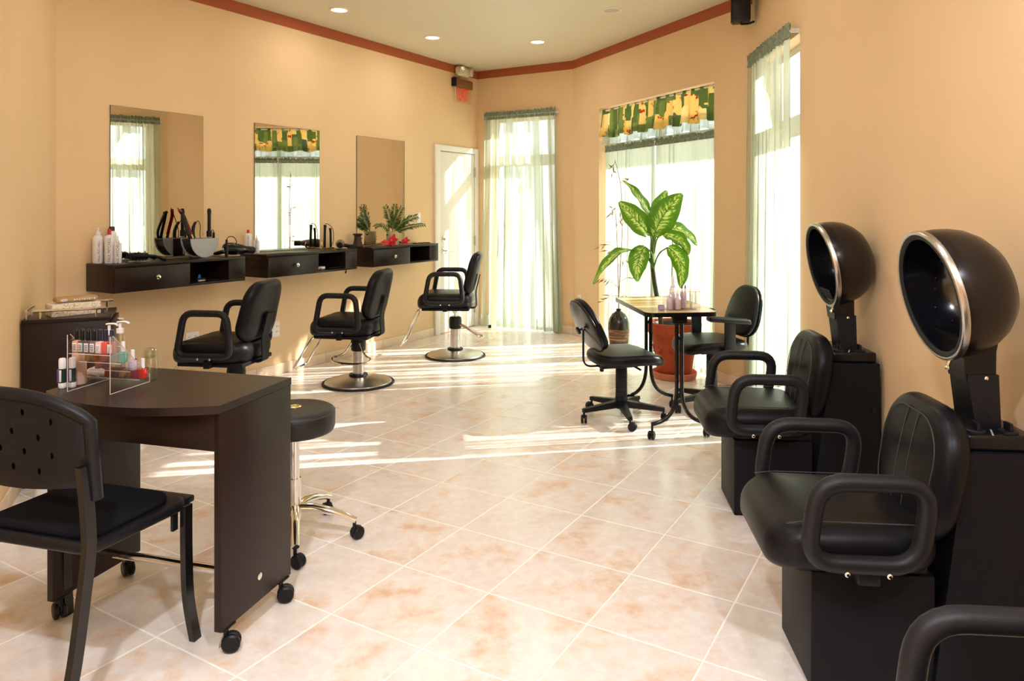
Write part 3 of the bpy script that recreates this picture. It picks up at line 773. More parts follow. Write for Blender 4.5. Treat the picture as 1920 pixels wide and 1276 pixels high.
# office chairs
def star(mb, n, r, a0, z0, z1, w):
    for k in range(n):
        a = a0+2*PI*k/n; Mx = RZ(a)
        vs = [(.02,-w,z1-.045),(.02,w,z1-.045),(.02,w*.8,z1),(.02,-w*.8,z1),(r,-w*.5,z0),(r,w*.5,z0),(r,w*.42,z0+.024),(r,-w*.42,z0+.024)]
        mb.add([Mx@Vector(v) for v in vs],[(0,1,2,3),(7,6,5,4),(3,2,6,7),(1,0,4,5),(2,1,5,6),(0,3,7,4)])
    return mb
def task_chair(label, x, y, face, star_a, zs, arms, lean):
    t = thing('task_chair', label, 'chair', (x,y,0), face, 'black task chairs at the manicure table')
    b = star(MB(),5,.285,star_a-face,.066,.125,.030).lathe([(.040,.07),(.044,.09),(.040,.15),(.034,.155)],20).build('star_base', M['plastic'], t)
    for k in range(5):
        a = star_a-face+2*PI*k/5; caster(MB(),.278*math.cos(a),.278*math.sin(a),a+1.1,.027,.072,.018).build('caster', M['plastic'], b)
    prof = []; z = .15; k = 0
    while z < zs-.03:
        prof += [(.036,z),(.040,z+.006)]; z += .0125
    MB().lathe(prof+[(.034,zs-.02)],20).build('gas_lift_bellows', M['rubber'], t)
    MB().rbox(-.16,.10,-.05,.05,zs-.03,zs,.006).tube([(.06,-.06,zs-.016),(.08,-.13,zs-.03)],.007).lathe([(.010,0),(.014,.004),(.014,.024),(.010,.028)],12,T(-.14,0,zs-.055)).build('tilt_mechanism', M['plastic'], t)
    so = []
    for (px,py) in sup(.47,.47,3.2,44,.02,0): so.append((px,py*(1.0-.10*max(0,-px)/.22)))
    MB().pad(so,.070,.032,.020,5,6,T(0,0,zs+.036)).map(lambda v: Vector((v.x,v.y,v.z-.030*max(0,(v.x-.10)/.155)**2+.012*(v.y/.22)**2))).build('seat', M['vinyl'], t)
    Mb = T(-.235,0,zs+.265)@RY(math.radians(-lean))@RZ(PI/2)@RX(PI/2)
    bo = [(p[0]*(1-.16*p[1]/.17),p[1]) for p in sup(.40,.36,2.6,40)]
    bk = MB().pad(bo,.042,.020,.016,5,5,Mb@T(0,0,.004)).map(lambda v: v).build('backrest', M['vinyl'], t)
    MB().pad([(p[0]*1.015,p[1]*1.015) for p in bo],.020,.009,.0,3,4,Mb@T(0,0,-.024),.010).build('back_shell', M['gloss_black'], bk)
    low = Mb@Vector((0,-.02,-.048)); kn = Mb@Vector((0,-.01,-.05))
    MB().tube(fillet([(-.10,0,zs-.016),(-.27,0,zs-.016),tuple(low)],.06,6),.0135,8,flat=.45).build('back_support', M['black_metal'], t)
    d = (Mb.to_3x3()@Vector((0,0,-1))).normalized(); MB().lathe([(.007,0),(.007,.02),(.024,.024),(.026,.034),(.02,.04)],14,Matrix.Translation(kn)@d.to_track_quat('Z','Y').to_matrix().to_4x4()).build('adjusting_knob', M['plastic'], t)
    if arms:
        for sd in (1,-1):
            a = MB().rbox(-.04,.035,sd*.262-.012,sd*.262+.012,zs-.01,zs+.235,.005).rbox(-.04,.035,min(sd*.12,sd*.262),max(sd*.12,sd*.262),zs-.02,zs+.002,.004).build('arm_post', M['plastic'], t)
            MB().rbox(-.145,.155,sd*.262-.036,sd*.262+.036,zs+.232,zs+.268,.017,4).map(lambda v: Vector((v.x,v.y,v.z-.02*max(0,(-v.x-.02)/.1)**2))).build('arm_pad', M['plastic'], a)
    return t
task_chair('armless black task chair with its back to the mirrors, left of the manicure table', .731,4.889, math.radians(15), math.radians(273), .375, False, 24)
task_chair('black task chair with padded armrests, right of the manicure table', 1.40,5.12, fa(-.98,-.177), math.radians(200), .42, True, 16)

# manicure table on two forked steel legs
tb = thing('manicure_table', 'small wood-topped manicure table on curved black wheeled legs', 'table', (.988,4.79,0), math.radians(6))
top = MB().prism(rrect(-.225,.225,-.405,.405,.055,6),.752,.776).build('table_top', M['maple'], tb)
ed = MB(); P = rrect(-.227,.227,-.407,.407,.057,6); Pi = rrect(-.2245,.2245,-.4045,.4045,.0545,6); n = len(P)
ed.add([(p[0],p[1],.750) for p in P]+[(p[0],p[1],.775) for p in P]+[(p[0],p[1],.7768) for p in Pi]+[(p[0]*.97,p[1]*.98,.750) for p in Pi],
       [(i,(i+1)%n,n+(i+1)%n,n+i) for i in range(n)]+[(n+i,n+(i+1)%n,2*n+(i+1)%n,2*n+i) for i in range(n)]+[(3*n+i,3*n+(i+1)%n,(i+1)%n,i) for i in range(n)])
ed.build('edge_band', M['gloss_black'], top)
for yy in (-.325,.325):
    lg = MB()
    for sd in (-1,1):
        lg.tube([(sd*.016,yy,.745),(sd*.016,yy,.30)]+[tuple(q) for q in bez((sd*.016,yy,.30),(sd*.02,yy,.17),(sd*.06,yy,.105),(sd*.175,yy,.088),12)][1:],.0125,10)
    l = lg.build('leg', M['gloss_steel'], tb)
    MB().rbox(-.045,.045,yy-.02,yy+.02,.70,.752,.004).build('leg_bracket', M['black_metal'], l)
    dv = -1 if yy > 0 else 1
    MB().tube([(0,yy,.60),(.0,yy+dv*.13,.752)],.006,6).build('brace', M['black_metal'], l)
    for sd in (-1,1): caster(MB(),sd*.17,yy,PI/2*sd-.6,.026,.088,.017).build('caster', M['plastic'], l)

# nail desk, foreground left.  local x along its width (to the right), local y away from the sitter
DA = math.atan2(-.19,.675)
dk = thing('nail_desk', 'dark wood nail desk on casters with a bowed front edge', 'desk', (-.904,2.266,0), DA)
DW,DD = .684,.392
arc = [(-DW+DW*k/24, -.105*math.sin(PI*k/24)**.9) for k in range(25)]
tp = MB().prism(arc+[(0,DD),(-DW,DD)],.764,.790).build('desk_top', M['wenge_h'], dk)
rp = MB().rbox(-.026,0,.004,DD-.003,.082,.763,.0015).build('side_panel', M['wenge'], dk)
lp = MB().rbox(-DW,-DW+.026,.004,DD-.003,.082,.763,.0015).build('side_panel', M['wenge'], dk)
MB().rbox(-DW+.027,-.027,.012,.032,.640,.763,.0015).build('apron', M['wenge_h'], dk)
MB().tube([(-DW+.02,.20,.165),(-.02,.20,.165)],.0155,14).build('footrest_bar', M['chrome'], dk)
MB().lathe([(.012,0),(.012,.003),(.006,.005)],14,T(.0002,.20,.165)@RY(PI/2)).build('bolt', M['chrome'], rp)
for (px,par) in ((-.013,rp),(-DW+.013,lp)):
    for py in (.045,DD-.045):
        cst = caster(MB(),px,py,(.5 if px > -.1 else 2.6),.029,.080,.018); cst.rbox(px-.016,px+.016,py-.03,py+.03,.0765,.083,.002); cst.build('caster', M['plastic'], par)

# side chair at the nail desk (local +x = forward)
CF = math.radians(74)
sc = thing('side_chair', 'black plastic side chair with a perforated backrest, cut off at bottom left', 'chair', (-1.335,2.27,0), CF)
ZS = .445
so = rrect(-.200,.195,-.235,.235,.05,6)
sh_ = MB().pad([(p[0],p[1]*(1+.04*p[0]/.2)) for p in so],.034,.014,0,4,4,T(0,0,ZS-.012)).map(lambda v: Vector((v.x,v.y,v.z+.022*max(0,abs(v.x)-.05)/.15*(1 if v.x < 0 else .6)))).build('seat_shell', M['plastic'], sc)
co_ = rrect(-.175,.165,-.205,.205,.06,6)
MB().pad(co_,.026,.012,.006,4,5,T(0,0,ZS+.017)).map(lambda v: Vector((v.x,v.y,v.z+.018*max(0,abs(v.x)-.05)/.15*(1 if v.x < 0 else .6)))).build('seat_cushion', M['fabric'], sc)
MB().rbox(.165,.225,-.232,.232,ZS-.012,ZS+.010,.006).build('front_lip', M['plastic'], sh_)
def leg(name, path):
    """flattened rectangular steel leg following a path"""
    mb = MB(); vs = []; n = len(path)
    for p in path:
        for (dx,dy) in ((-.017,-.010),(.017,-.010),(.017,.010),(-.017,.010)): vs.append((p.x+dx,p.y+dy,p.z))
    fs = [(i*4+k,i*4+(k+1)%4,i*4+4+(k+1)%4,i*4+4+k) for i in range(n-1) for k in range(4)]+[(3,2,1,0),tuple((n-1)*4+k for k in range(4))]
    return mb.add(vs,fs).build(name, M['gloss_steel'], sc, 40)
for sd in (1,-1):
    leg('rear_leg', smoothpath([(-.330,sd*.262,0),(-.272,sd*.255,.16),(-.232,sd*.248,.34),(-.212,sd*.246,ZS+.02),(-.214,sd*.243,.58),(-.226,sd*.240,.70)],6))
    f_ = leg('front_leg', smoothpath([(.190,sd*.262,0),(.172,sd*.250,.14),(.168,sd*.246,.28),(.168,sd*.245,ZS-.002)],6))
    if sd > 0: MB().bb(.1655,.2035,sd*.2595-.0115,sd*.2595+.0115,.050,.054).build('tape_ring', M['tape'], f_, 0)
    MB().rbox(.125,.150,sd*.225-.006,sd*.225+.006,ZS-.075,ZS-.02,.004).build('linking_clip', M['plastic'], sh_)
def backpt(a, h, off=0.0):
    """a across (-1..1), h height"""
    lean = -.178-.10*(h-.60); return Vector((lean+.045*a*a-.045+off, a*.250, h))
hol = [(-.62,.82),(-.30,.845),(.02,.85),(.34,.84),(.64,.815),(-.46,.775),(-.14,.79),(.18,.79),(.50,.77),(-.60,.725),(-.28,.735),(.04,.74),(.36,.73),(-.44,.68),(-.12,.69),(.20,.69),(.52,.68)]
bm = bmesh.new(); NA,NH = 24,14; grid = {}
def toph(a): return .893-.075*abs(a)**2.6
for i in range(NA+1):
    a = -1+2*i/NA
    for j in range(NH+1):
        h = (.622+.012*a*a)+(toph(a)-.622)*j/NH
        for s_,o_ in ((0,.0),(1,-.022)):
            edge = min(1.0, min(j, NH-j)/1.5, min(i,NA-i)/1.0); grid[i,j,s_] = bm.verts.new(backpt(a,h,(.004*edge if s_ == 0 else o_-.012*edge+.012)))
for i in range(NA):
    for j in range(NH):
        bm.faces.new((grid[i,j,0],grid[i,j+1,0],grid[i+1,j+1,0],grid[i+1,j,0])); bm.faces.new((grid[i,j,1],grid[i+1,j,1],grid[i+1,j+1,1],grid[i,j+1,1]))
for i in range(NA):
    for j in (0,NH): bm.faces.new((grid[i,j,0],grid[i+1,j,0],grid[i+1,j,1],grid[i,j,1]) if j == 0 else (grid[i,j,1],grid[i+1,j,1],grid[i+1,j,0],grid[i,j,0]))
for j in range(NH):
    for i in (0,NA): bm.faces.new((grid[i,j,0],grid[i,j,1],grid[i,j+1,1],grid[i,j+1,0]) if i == 0 else (grid[i,j,1],grid[i,j,0],grid[i,j+1,0],grid[i,j+1,1]))
bmesh.ops.recalc_face_normals(bm, faces=bm.faces)
me = bpy.data.meshes.new('backrest'); bm.to_mesh(me); bm.free(); me.shade_smooth(); me.set_sharp_from_angle(angle=math.radians(40)); me.materials.append(M['plastic'])
bkr = link('backrest', me, sc)
for (a,h) in hol:
    p = backpt(a,h,-.0218); d = Vector((-1,0,-.10)).normalized()
    MB().lathe([(.0070,0),(.0070,.0006),(.005,.0007)],12,Matrix.Translation(p)@d.to_track_quat('Z','Y').to_matrix().to_4x4()@Matrix.Diagonal((.8,1.35,1,1))).build('perforation', M['hole'], bkr)
rm = MB()
path = [backpt(-1+2*k/30,toph(-1+2*k/30),-.012) for k in range(31)]
rm.tube([backpt(-1.0,.60,-.012),backpt(-1.0,.70,-.012)]+path+[backpt(1.0,.70,-.012),backpt(1.0,.60,-.012)],.0175,8); rm.build('back_rim', M['plastic'], bkr, 60)

# rolling stool behind the desk
sl = thing('rolling_stool', 'round black padded stool on a chrome wheeled base', 'stool', (-.922,3.10,0))
st_ = MB().lathe([(.02,.455),(.145,.455),(.162,.462),(.168,.478),(.169,.53),(.163,.548),(.148,.556),(.06,.560),(.022,.560)],48).build('seat_cushion', M['foam'], sl, 60)
MB().tube([(.1665*math.cos(2*PI*k/48),.1665*math.sin(2*PI*k/48),.540) for k in range(48)],.0022,6,True).build('piping', M['vinyl_piping'], st_)
MB().lathe([(.030,.558),(.030,.563),(.022,.566),(.018,.563),(.002,.563)],24).build('top_cap', M['brass'], st_)
MB().cyl((0,0),.021,.24,.44,20).build('gas_cylinder', M['chrome'], sl)
MB().lathe([(.030,.425),(.034,.435),(.034,.45),(.06,.456)],20).build('seat_plate', M['plastic'], sl)
sb_ = MB().cyl((0,0),.028,.085,.26,24)
A0 = math.radians(-73)
for k in range(5):
    a = A0+2*PI*k/5; sb_.tube([Vector((r*math.cos(a),r*math.sin(a),z)) for r,z in ((.02,.135),(.08,.135),(.16,.120),(.22,.100),(.262,.082))],[.026,.023,.020,.018,.017],10,flat=.75)
sb_ = sb_.build('star_base', M['chrome'], sl, 50)
for k in range(5):
    a = A0+2*PI*k/5; caster(MB(),.255*math.cos(a),.255*math.sin(a),a+.9,.027,.085,.018).build('caster', M['plastic'], sb_)

# corner cabinet against the short wall (local x out from that wall, local y along it)
CX = unit(.862,.507); cabrz = math.atan2(.915,-.4036)-PI/2
cb = thing('corner_cabinet', 'tall dark wood cabinet with chrome rails around its top', 'cabinet', (-2.449,3.650,0), cabrz)
MB().rbox(.004,.385,.0,.36,.0,.822,.0015).build('body', M['wenge'], cb)
MB().rbox(.0,.392,-.006,.366,.822,.842,.0015).build('cabinet_top', M['wenge_h'], cb)
cd_ = MB().rbox(.386,.402,.012,.350,.03,.815,.0015).build('door', M['wenge'], cb)
MB().tube(fillet([(.402,.25,.792),(.430,.25,.792),(.430,.335,.772),(.402,.335,.772)],.010),.006,8).build('handle', M['chrome'], cd_)
def rail(a, b, posts):
    r = MB().tube([a,b],.0065,10)
    for k in posts:
        p = Vector(a).lerp(Vector(b),k); r.tube([(p.x,p.y,.842),(p.x,p.y,p.z)],.005,8)
    r.build('top_rail', M['chrome'], cb)
rail((.018,.010,.885),(.018,.20,.885),(.06,.75)); rail((.045,.016,.882),(.37,.016,.882),(.10,.86)); rail((.05,.345,.885),(.375,.345,.885),(.08,.90))

# ------------------------------------------------------------------ left wall: mirrors, shelves, fittings
ST = 1.040   # shelf top height
for k,(s0,nm) in enumerate(((-4.505,'frameless wall mirror reflecting the tall right-hand curtain, nearest the cabinet'),(-3.305,'frameless wall mirror reflecting the patchwork valance, middle one'),(-2.10,'frameless wall mirror behind the potted palm, nearest the white door'))):
    p = lw(s0,0,0); t = thing('wall_mirror', nm, 'mirror', (p.x,p.y,1.046), RZL, 'mirrors over the styling shelves')
    w_,h_ = .72,1.055
    MB().bb(.0015,w_-.0015,-.0075,-.0070,.0015,h_-.0015).build('glass', M['mirror'], t, 0)
    MB().bb(0,w_,-.0070,-.001,0,h_).build('backing', M['mirror_edge'], t, 0)
def shelf(s0, label):
    p = lw(s0,0,0); t = thing('wall_shelf', label, 'shelf', (p.x,p.y,0), RZL, 'floating styling shelves'); L,D,z0,z1 = 1.018,.31,.858,ST
    MB().rbox(0,L,-D,-.001,z1-.020,z1,.001).build('shelf_top', M['wenge_h'], t)
    MB().rbox(0,L,-D+.001,-.001,z0,z0+.016,.001).build('shelf_bottom', M['wenge_h'], t)
    MB().rbox(0,.016,-D+.001,-.001,z0+.016,z1-.020,.001).build('side_panel', M['wenge_h'], t)
    MB().rbox(L-.147,L,-D+.0005,-.001,z0+.016,z1-.020,.001).build('end_block', M['wenge_h'], t)
    MB().rbox(.536,.552,-D+.004,-.001,z0+.016,z1-.020,.001).build('divider', M['wenge_h'], t)
    MB().bb(.016,L-.147,-.008,-.001,z0+.016,z1-.020).build('back_panel', M['wenge_h'], t, 0)
    dw = MB().rbox(.003,.534,-D-.015,-D+.003,z0+.002,z1-.022,.001).bb(.02,.53,-D+.003,-.04,z0+.02,z1-.05).build('drawer', M['wenge_h'], t)
    MB().lathe([(.006,0),(.006,.012),(.015,.018),(.0165,.026),(.011,.033),(.002,.035)],18,T(.285,-D-.015,.945)@RX(PI/2)).build('knob', M['chrome'], dw)
    return t
shelf(-4.664,'dark wood floating shelf with the spray bottles, nearest the cabinet')
shelf(-3.444,'dark wood floating shelf in the middle, under the mirror showing the valance')
shelf(-2.222,'dark wood floating shelf under the potted palm, nearest the white door')

def outlet(P, D, s, z, label, cat='wall outlet', name='wall_outlet', w=.115, h=.115, kind='duplex'):
    p = onwall(P,D,s,0,z); t = thing(name, label, cat, (p.x,p.y,p.z), rz_of(D))
    MB().rbox(-w/2,w/2,-.007,-.0005,-h/2,h/2,.003).build('cover_plate', M['outlet'], t)
    if kind == 'duplex':
        sm = MB()
        for cx in ((-.028,.028) if w > .09 else (0,)):
            for cz in (-.022,.022):
                sm.bb(cx-.008,cx-.005,-.0076,-.0068,cz-.006,cz+.006).bb(cx+.005,cx+.008,-.0076,-.0068,cz-.005,cz+.005).cyl((0,0),.0,0,0,3)
        sm.v = [v for v in sm.v]; sm.build('slots', M['slot'], t, 0)
    else: MB().rbox(-.018,.018,-.012,-.006,-.034,.034,.002).build('rocker', M['white_plastic'], t)
    return t
outlet(C1,U,-3.877,.419,'white wall outlet behind the arm of the nearest styling chair')
outlet(C1,U,-3.10,.385,'white wall outlet behind the back of the nearest styling chair',h=.13)
outlet(C1,U,-1.145,1.30,'white light switch plate between the palm and the white door','light switch','light_switch',.07,.115,'rocker')
outlet(C2,AN,.16,.40,'white wall outlet behind the armless task chair backrest',w=.07)
ot = outlet(C3,RT,2.19,.41,'white wall outlet on the right wall between the two dryer hoods',w=.075,h=.12)
pg = onwall(C3,RT,2.19,.0075,.40); pl_ = thing('power_plug','white plug in the right wall outlet between the dryers','plug',(pg.x,pg.y,pg.z),RZR)
MB().rbox(-.018,.018,-.045,0,-.014,.014,.006,2).build('plug_body', M['white_plastic'], pl_)
MB().tube(smoothpath([(0,-.044,0),(-.02,-.06,-.02),(-.05,-.05,-.10),(-.06,-.02,-.25),(-.06,-.015,-.385)],5),.004,8).build('cord', M['plastic'], pl_)

# exit sign and emergency lamp in the far corner
p = lw(-.515,0,0); ex = thing('exit_sign','clear exit sign with red letters under the emergency lamp','exit sign',(p.x,p.y,0),RZL)
MB().rbox(0,.335,-.060,-.022,2.795,2.895,.006).build('housing', mat('brushed bronze housing',srgb(150,112,80),.35,metal=.6), ex)
MB().rbox(-.022,.0,-.066,-.002,2.80,2.90,.006).rbox(.0,.10,-.030,-.002,2.88,2.91,.003).build('end_mount', M['plastic'], ex)
MB().bb(.005,.325,-.0425,-.0395,2.625,2.797).build('clear_panel', M['exit_plate'], ex, 0)
MB().bb(.001,.0065,-.0445,-.0375,2.625,2.797).build('lit_edge', M['acrylic_edge'], ex, 0)
textobj('exit_lettering','EXIT',.205,M['exit_red'],ex,T(.165,-.044,2.712)@RX(PI/2)@Matrix.Diagonal((.50,1,1,1)),.0008)
p = lw(-.37,0,0); em = thing('emergency_lamp','cream twin-head emergency lamp at the ceiling above the exit sign','emergency light',(p.x,p.y,0),RZL)
MB().rbox(-.12,.12,-.085,-.006,2.928,3.038,.035,4).build('housing', M['cream_plastic'], em)
for (xx,yy,a) in ((-.085,-.100,-.72),(.110,-.088,.35)):
    Mx = T(xx,yy,2.985)@RZ(a)@RX(PI/2); hd = MB().lathe([(.044,-.01),(.046,.012),(.042,.020),(.036,.022)],24,Mx,True,False).build('lamp_head', M['cream_plastic'], em)
    MB().lathe([(.037,.019),(.030,.012),(.016,.005),(.002,.003)],24,Mx,False,True).build('reflector', M['reflector'], hd)
MB().tube([(-.02,-.03,2.93),(.0,-.032,2.915),(.015,-.03,2.905)],.003,6).build('wire', M['cream_plastic'], em)

# loudspeaker in the upper right corner
p = Vector((1.712,5.465,2.792)); sp = thing('wall_speaker','small black loudspeaker up in the corner beside the tall curtain','speaker',(p.x,p.y,p.z),math.radians(-105))
MB().rbox(-.075,.075,-.065,.065,0,.235,.006).map(lambda v: Vector((v.x,v.y,v.z))).build('cabinet', M['plastic'], sp)
MB().rbox(-.068,.068,-.073,-.065,.012,.225,.004).build('grille', M['speaker_cloth'], sp)
MB().bb(-.055,-.033,-.0742,-.0728,.028,.036).build('badge', M['text_white'], sp, 0)
MB().tube([(0,.0,0),(0,.0,-.014),(.0,.05,-.014),(.0,.095,.0)],.008,8).build('bracket', M['black_metal'], sp)

# little rubber door stop on the floor below the far curtain
p = onwall(C1,BK,.245,.10,0); tag(MB().lathe([(.018,0),(.021,.006),(.020,.022),(.012,.032),(.002,.034)],18).build('door_stop', M['rubber'],None,60),'small black rubber door stop on the floor below the far curtain','door stop').location = p

# ------------------------------------------------------------------ on the shelves
def bottle(label, s, off, r, h, cap_r, cap_h, body, cap, text=None, tcol='text_dark', tsize=.03, shoulder=.03, name='spray_bottle', rot=0.0, group=None, neck=None):
    p = lw(s,off,ST+.0006); t = thing(name,label,'bottle',tuple(p),rot,group)
    nz = neck or cap_r*.9; hb = h-cap_h
    MB().lathe([(r*.94,0),(r,.004),(r,hb-shoulder),(r*.92,hb-shoulder*.45),(nz*1.15,hb-shoulder*.08),(nz,hb),(nz,hb+.003)],28).build('body', body, t, 40)
    cap(t, hb)
    if text:
        Mx = RZ(0)@T(0,-(r+.0006),(hb-shoulder)*.52)@RX(PI/2)@RZ(PI/2)
        o = textobj('lettering', text, tsize, M[tcol], t, Mx, .0003)
        for v in o.data.vertices:   # wrap the print round the bottle
            a = v.co.x/r; rr = -v.co.y; v.co.x, v.co.y = rr*math.sin(a), -rr*math.cos(a)
    return t
def cap_flip(cr,ch,m):
    return lambda t,z: MB().lathe([(cr,z),(cr,z+ch*.8),(cr*.8,z+ch),(.001,z+ch)],20).build('cap', m, t, 40)
def cap_spray(cr,ch,m):
    def f(t,z): MB().lathe([(cr,z),(cr,z+ch*.35),(cr*.45,z+ch*.42),(cr*.40,z+ch*.95),(cr*.25,z+ch)],16).rbox(-.004,.004,-cr*.9,0,z+ch*.7,z+ch*.9,.002).build('spray_head', m, t, 40)
    return f
VW = math.atan2(-.08,1)  # printed fronts turned towards the room
vf = lambda x,y: math.atan2(y,x)+PI/2
red_cap = mat('red cap',srgb(200,48,60),.35); wine_cap = mat('wine cap',srgb(58,24,44),.3)
bottle('white hairspray can with grey panel, leftmost on the nearest shelf',-4.622,.062,.031,.236,.017,.05,M['white_plastic'],cap_spray(.017,.05,M['white_plastic']),'PAUL MITCHELL','text_grey',.019,.035,'hairspray_can',.75)
bottle('tall white bottle with a red cap beside the hairspray can',-4.575,.115,.030,.226,.011,.042,M['white_plastic'],cap_flip(.011,.042,red_cap),'PAUL MITCHELL','text_dark',.022,.014,rot=.48,neck=.014)
bottle('white bottle with a wine-dark cap, behind the red-capped bottle',-4.515,.042,.029,.238,.017,.028,M['white_plastic'],cap_flip(.018,.03,wine_cap),'PAUL MITCHELL','text_grey',.02,.03,rot=.5)
bottle('small white spray bottle, foremost on the nearest shelf',-4.548,.165,.024,.182,.010,.045,M['white_plastic'],cap_spray(.011,.045,M['white_plastic']),'PAUL MITCHELL','text_dark',.022,.012,rot=.52)
bottle('white bottle with a small red cap on the middle shelf',-3.405,.050,.029,.196,.010,.036,M['white_plastic'],cap_flip(.010,.030,red_cap),'PAUL MITCHELL','text_grey',.020,.014,rot=.35,neck=.013)
bottle('short white bottle beside the red-capped one on the middle shelf',-3.365,.100,.024,.150,.010,.04,M['white_plastic'],cap_spray(.010,.040,M['white_plastic']),'PAUL MITCHELL','text_dark',.019,.012,rot=.35)

def brush(label, s, off, rz, L=.21, r=.034):
    p = lw(s,off,ST+r+.007); t = thing('round_hairbrush',label,'hairbrush',tuple(p),RZL+rz,'round brushes on the nearest shelf')
    MB().tube([(-.115,0,0),(-.005,0,0)],r*.62,14).build('barrel', M['plastic'], t)
    rnd = random.Random(int(s*1000)); bs = MB()
    for k in range(260):
        a = rnd.uniform(0,2*PI); x = rnd.uniform(-.112,-.008); q = Vector((0,math.cos(a),math.sin(a)))
        c = Vector((x,0,0)); e = Vector((rnd.uniform(-.002,.002),0,0)); w = Vector((.0013,0,0)); tip = c+q*(r+.004)+e; b0 = c+q*r*.58; sd = Vector((0,-q.z,q.y))*.0011
        bs.add([b0-w,b0+sd,b0+w,tip],[(0,1,3),(1,2,3),(2,0,3)])
    tag(bs.build('bristles', M['plastic'], t, 0),kind='stuff')
    MB().tube([(-.005,0,0),(.01,0,0),(.05,0,-.004),(.12,0,-r+.004),(.135,0,-r+.004)],[.013,.010,.009,.0115,.006],12).build('handle', M['plastic'], t, 50)
    return t
brush('thick round hairbrush lying beside the small spray bottle',-4.375,.225,-.10)
brush('round hairbrush lying behind the thick one against the mirror',-4.335,.085,.22,r=.031)

# silver half-round tool holder with its irons
hp = lw(-3.93,.165,ST); th_ = thing('tool_holder','silver half-round tool holder full of irons on the nearest shelf','tool holder',tuple(hp),RZL)
half = [(.118*math.cos(a),-.138*math.sin(a)+.142) for a in [PI*k/24 for k in range(25)]]
half = half+[(-.118,.1425),(.118,.1425)]
def plate(y0,y1): return MB().prism([(p[0],p[1]) for p in half[::-1]],y0,y1).xf(RX(PI/2))
plate(.052,.058).build('half_round_plate', M['frosted'], th_, 30); plate(-.058,-.052).build('half_round_plate', M['frosted'], th_, 30)
MB().rbox(-.115,.115,-.052,.052,.128,.138,.002).build('rack_top', M['plastic'], th_)
MB().prism([(p[0]*.90,p[1]*.93+.0095) for p in half[::-1]],-.052,.052).xf(RX(PI/2)).build('core', M['plastic'], th_, 30)
MB().rbox(-.040,.036,.056,.066,.004,.136,.003).build('rear_pocket', M['plastic'], th_)
RH = hp
def tool(name,label,cat,parts):
    t = thing(name,label,cat,(RH.x,RH.y,RH.z+.139),RZL,'styling tools in the silver holder')
    for nm,mb,m in parts: mb.build(nm,m,t,50)
tool('curling_iron','red curling iron leaning back against the mirror','curling iron',[
    ('barrel',MB().tube([(-.055,.005,.001),(-.058,.02,.03)],.011,12),M['gold']),
    ('handle',MB().tube(smoothpath([(-.058,.02,.03),(-.064,.055,.10),(-.070,.088,.165),(-.088,.115,.212)],5),.0125,12),M['purple_red']),
    ('cord',MB().tube(smoothpath([(-.088,.115,.212),(-.10,.12,.225),(-.085,.115,.20),(-.03,.10,.08),(-.02,.09,.005)],5),.003,6),M['plastic'])])
tool('flat_iron','black flat iron standing open in the silver holder','flat iron',[
    ('plate_arm',MB().tube(smoothpath([(-.088,-.02,.0),(-.092,.0,.05),(-.098,.06,.19)],4),[.013]*8+[.010],10,flat=.7),M['plastic']),
    ('plate_arm',MB().tube(smoothpath([(-.10,-.03,.0),(-.115,-.012,.06),(-.108,.055,.185)],4),[.012]*8+[.010],10,flat=.7),M['plastic']),
    ('hinge',MB().tube([(-.118,.058,.188),(-.09,.060,.196)],.010,10),M['gloss_black'])])
tool('curling_wand','black curling wand standing upright with its cord end up','curling wand',[
    ('barrel',MB().tube([(.078,.0,.0),(.078,.0,.05)],.0125,12),M['lilac_liquid']),
    ('handle',MB().tube([(.078,0,.012),(.078,0,.055),(.078,0,.06),(.078,0,.165),(.078,0,.205),(.078,0,.222)],[.019,.019,.0125,.0125,.0155,.009],14),M['plastic'])])
tool('hair_clipper','black hair clipper with a looping cord in the silver holder','hair clipper',[
    ('body',MB().tube(smoothpath([(-.02,.045,.001),(-.022,.05,.05),(-.012,.056,.09),(.006,.06,.12)],4),[.015]*5+[.014]*4+[.012]*4,12,flat=.8),M['plastic']),
    ('cord',MB().tube(smoothpath([(.006,.06,.12),(.03,.06,.128),(.045,.058,.09),(.040,.056,.03),(.045,.056,.001)],5),.003,6),M['plastic'])])
tool('trimmer','small black trimmer with a short cord at the right of the holder','trimmer',[
    ('body',MB().tube([(.108,-.01,.001),(.110,-.01,.045)],[.010,.008],10),M['plastic']),
    ('cord',MB().tube(smoothpath([(.110,-.01,.045),(.104,-.01,.062),(.09,-.01,.055),(.085,-.01,.0)],4),.0025,6),M['plastic'])])

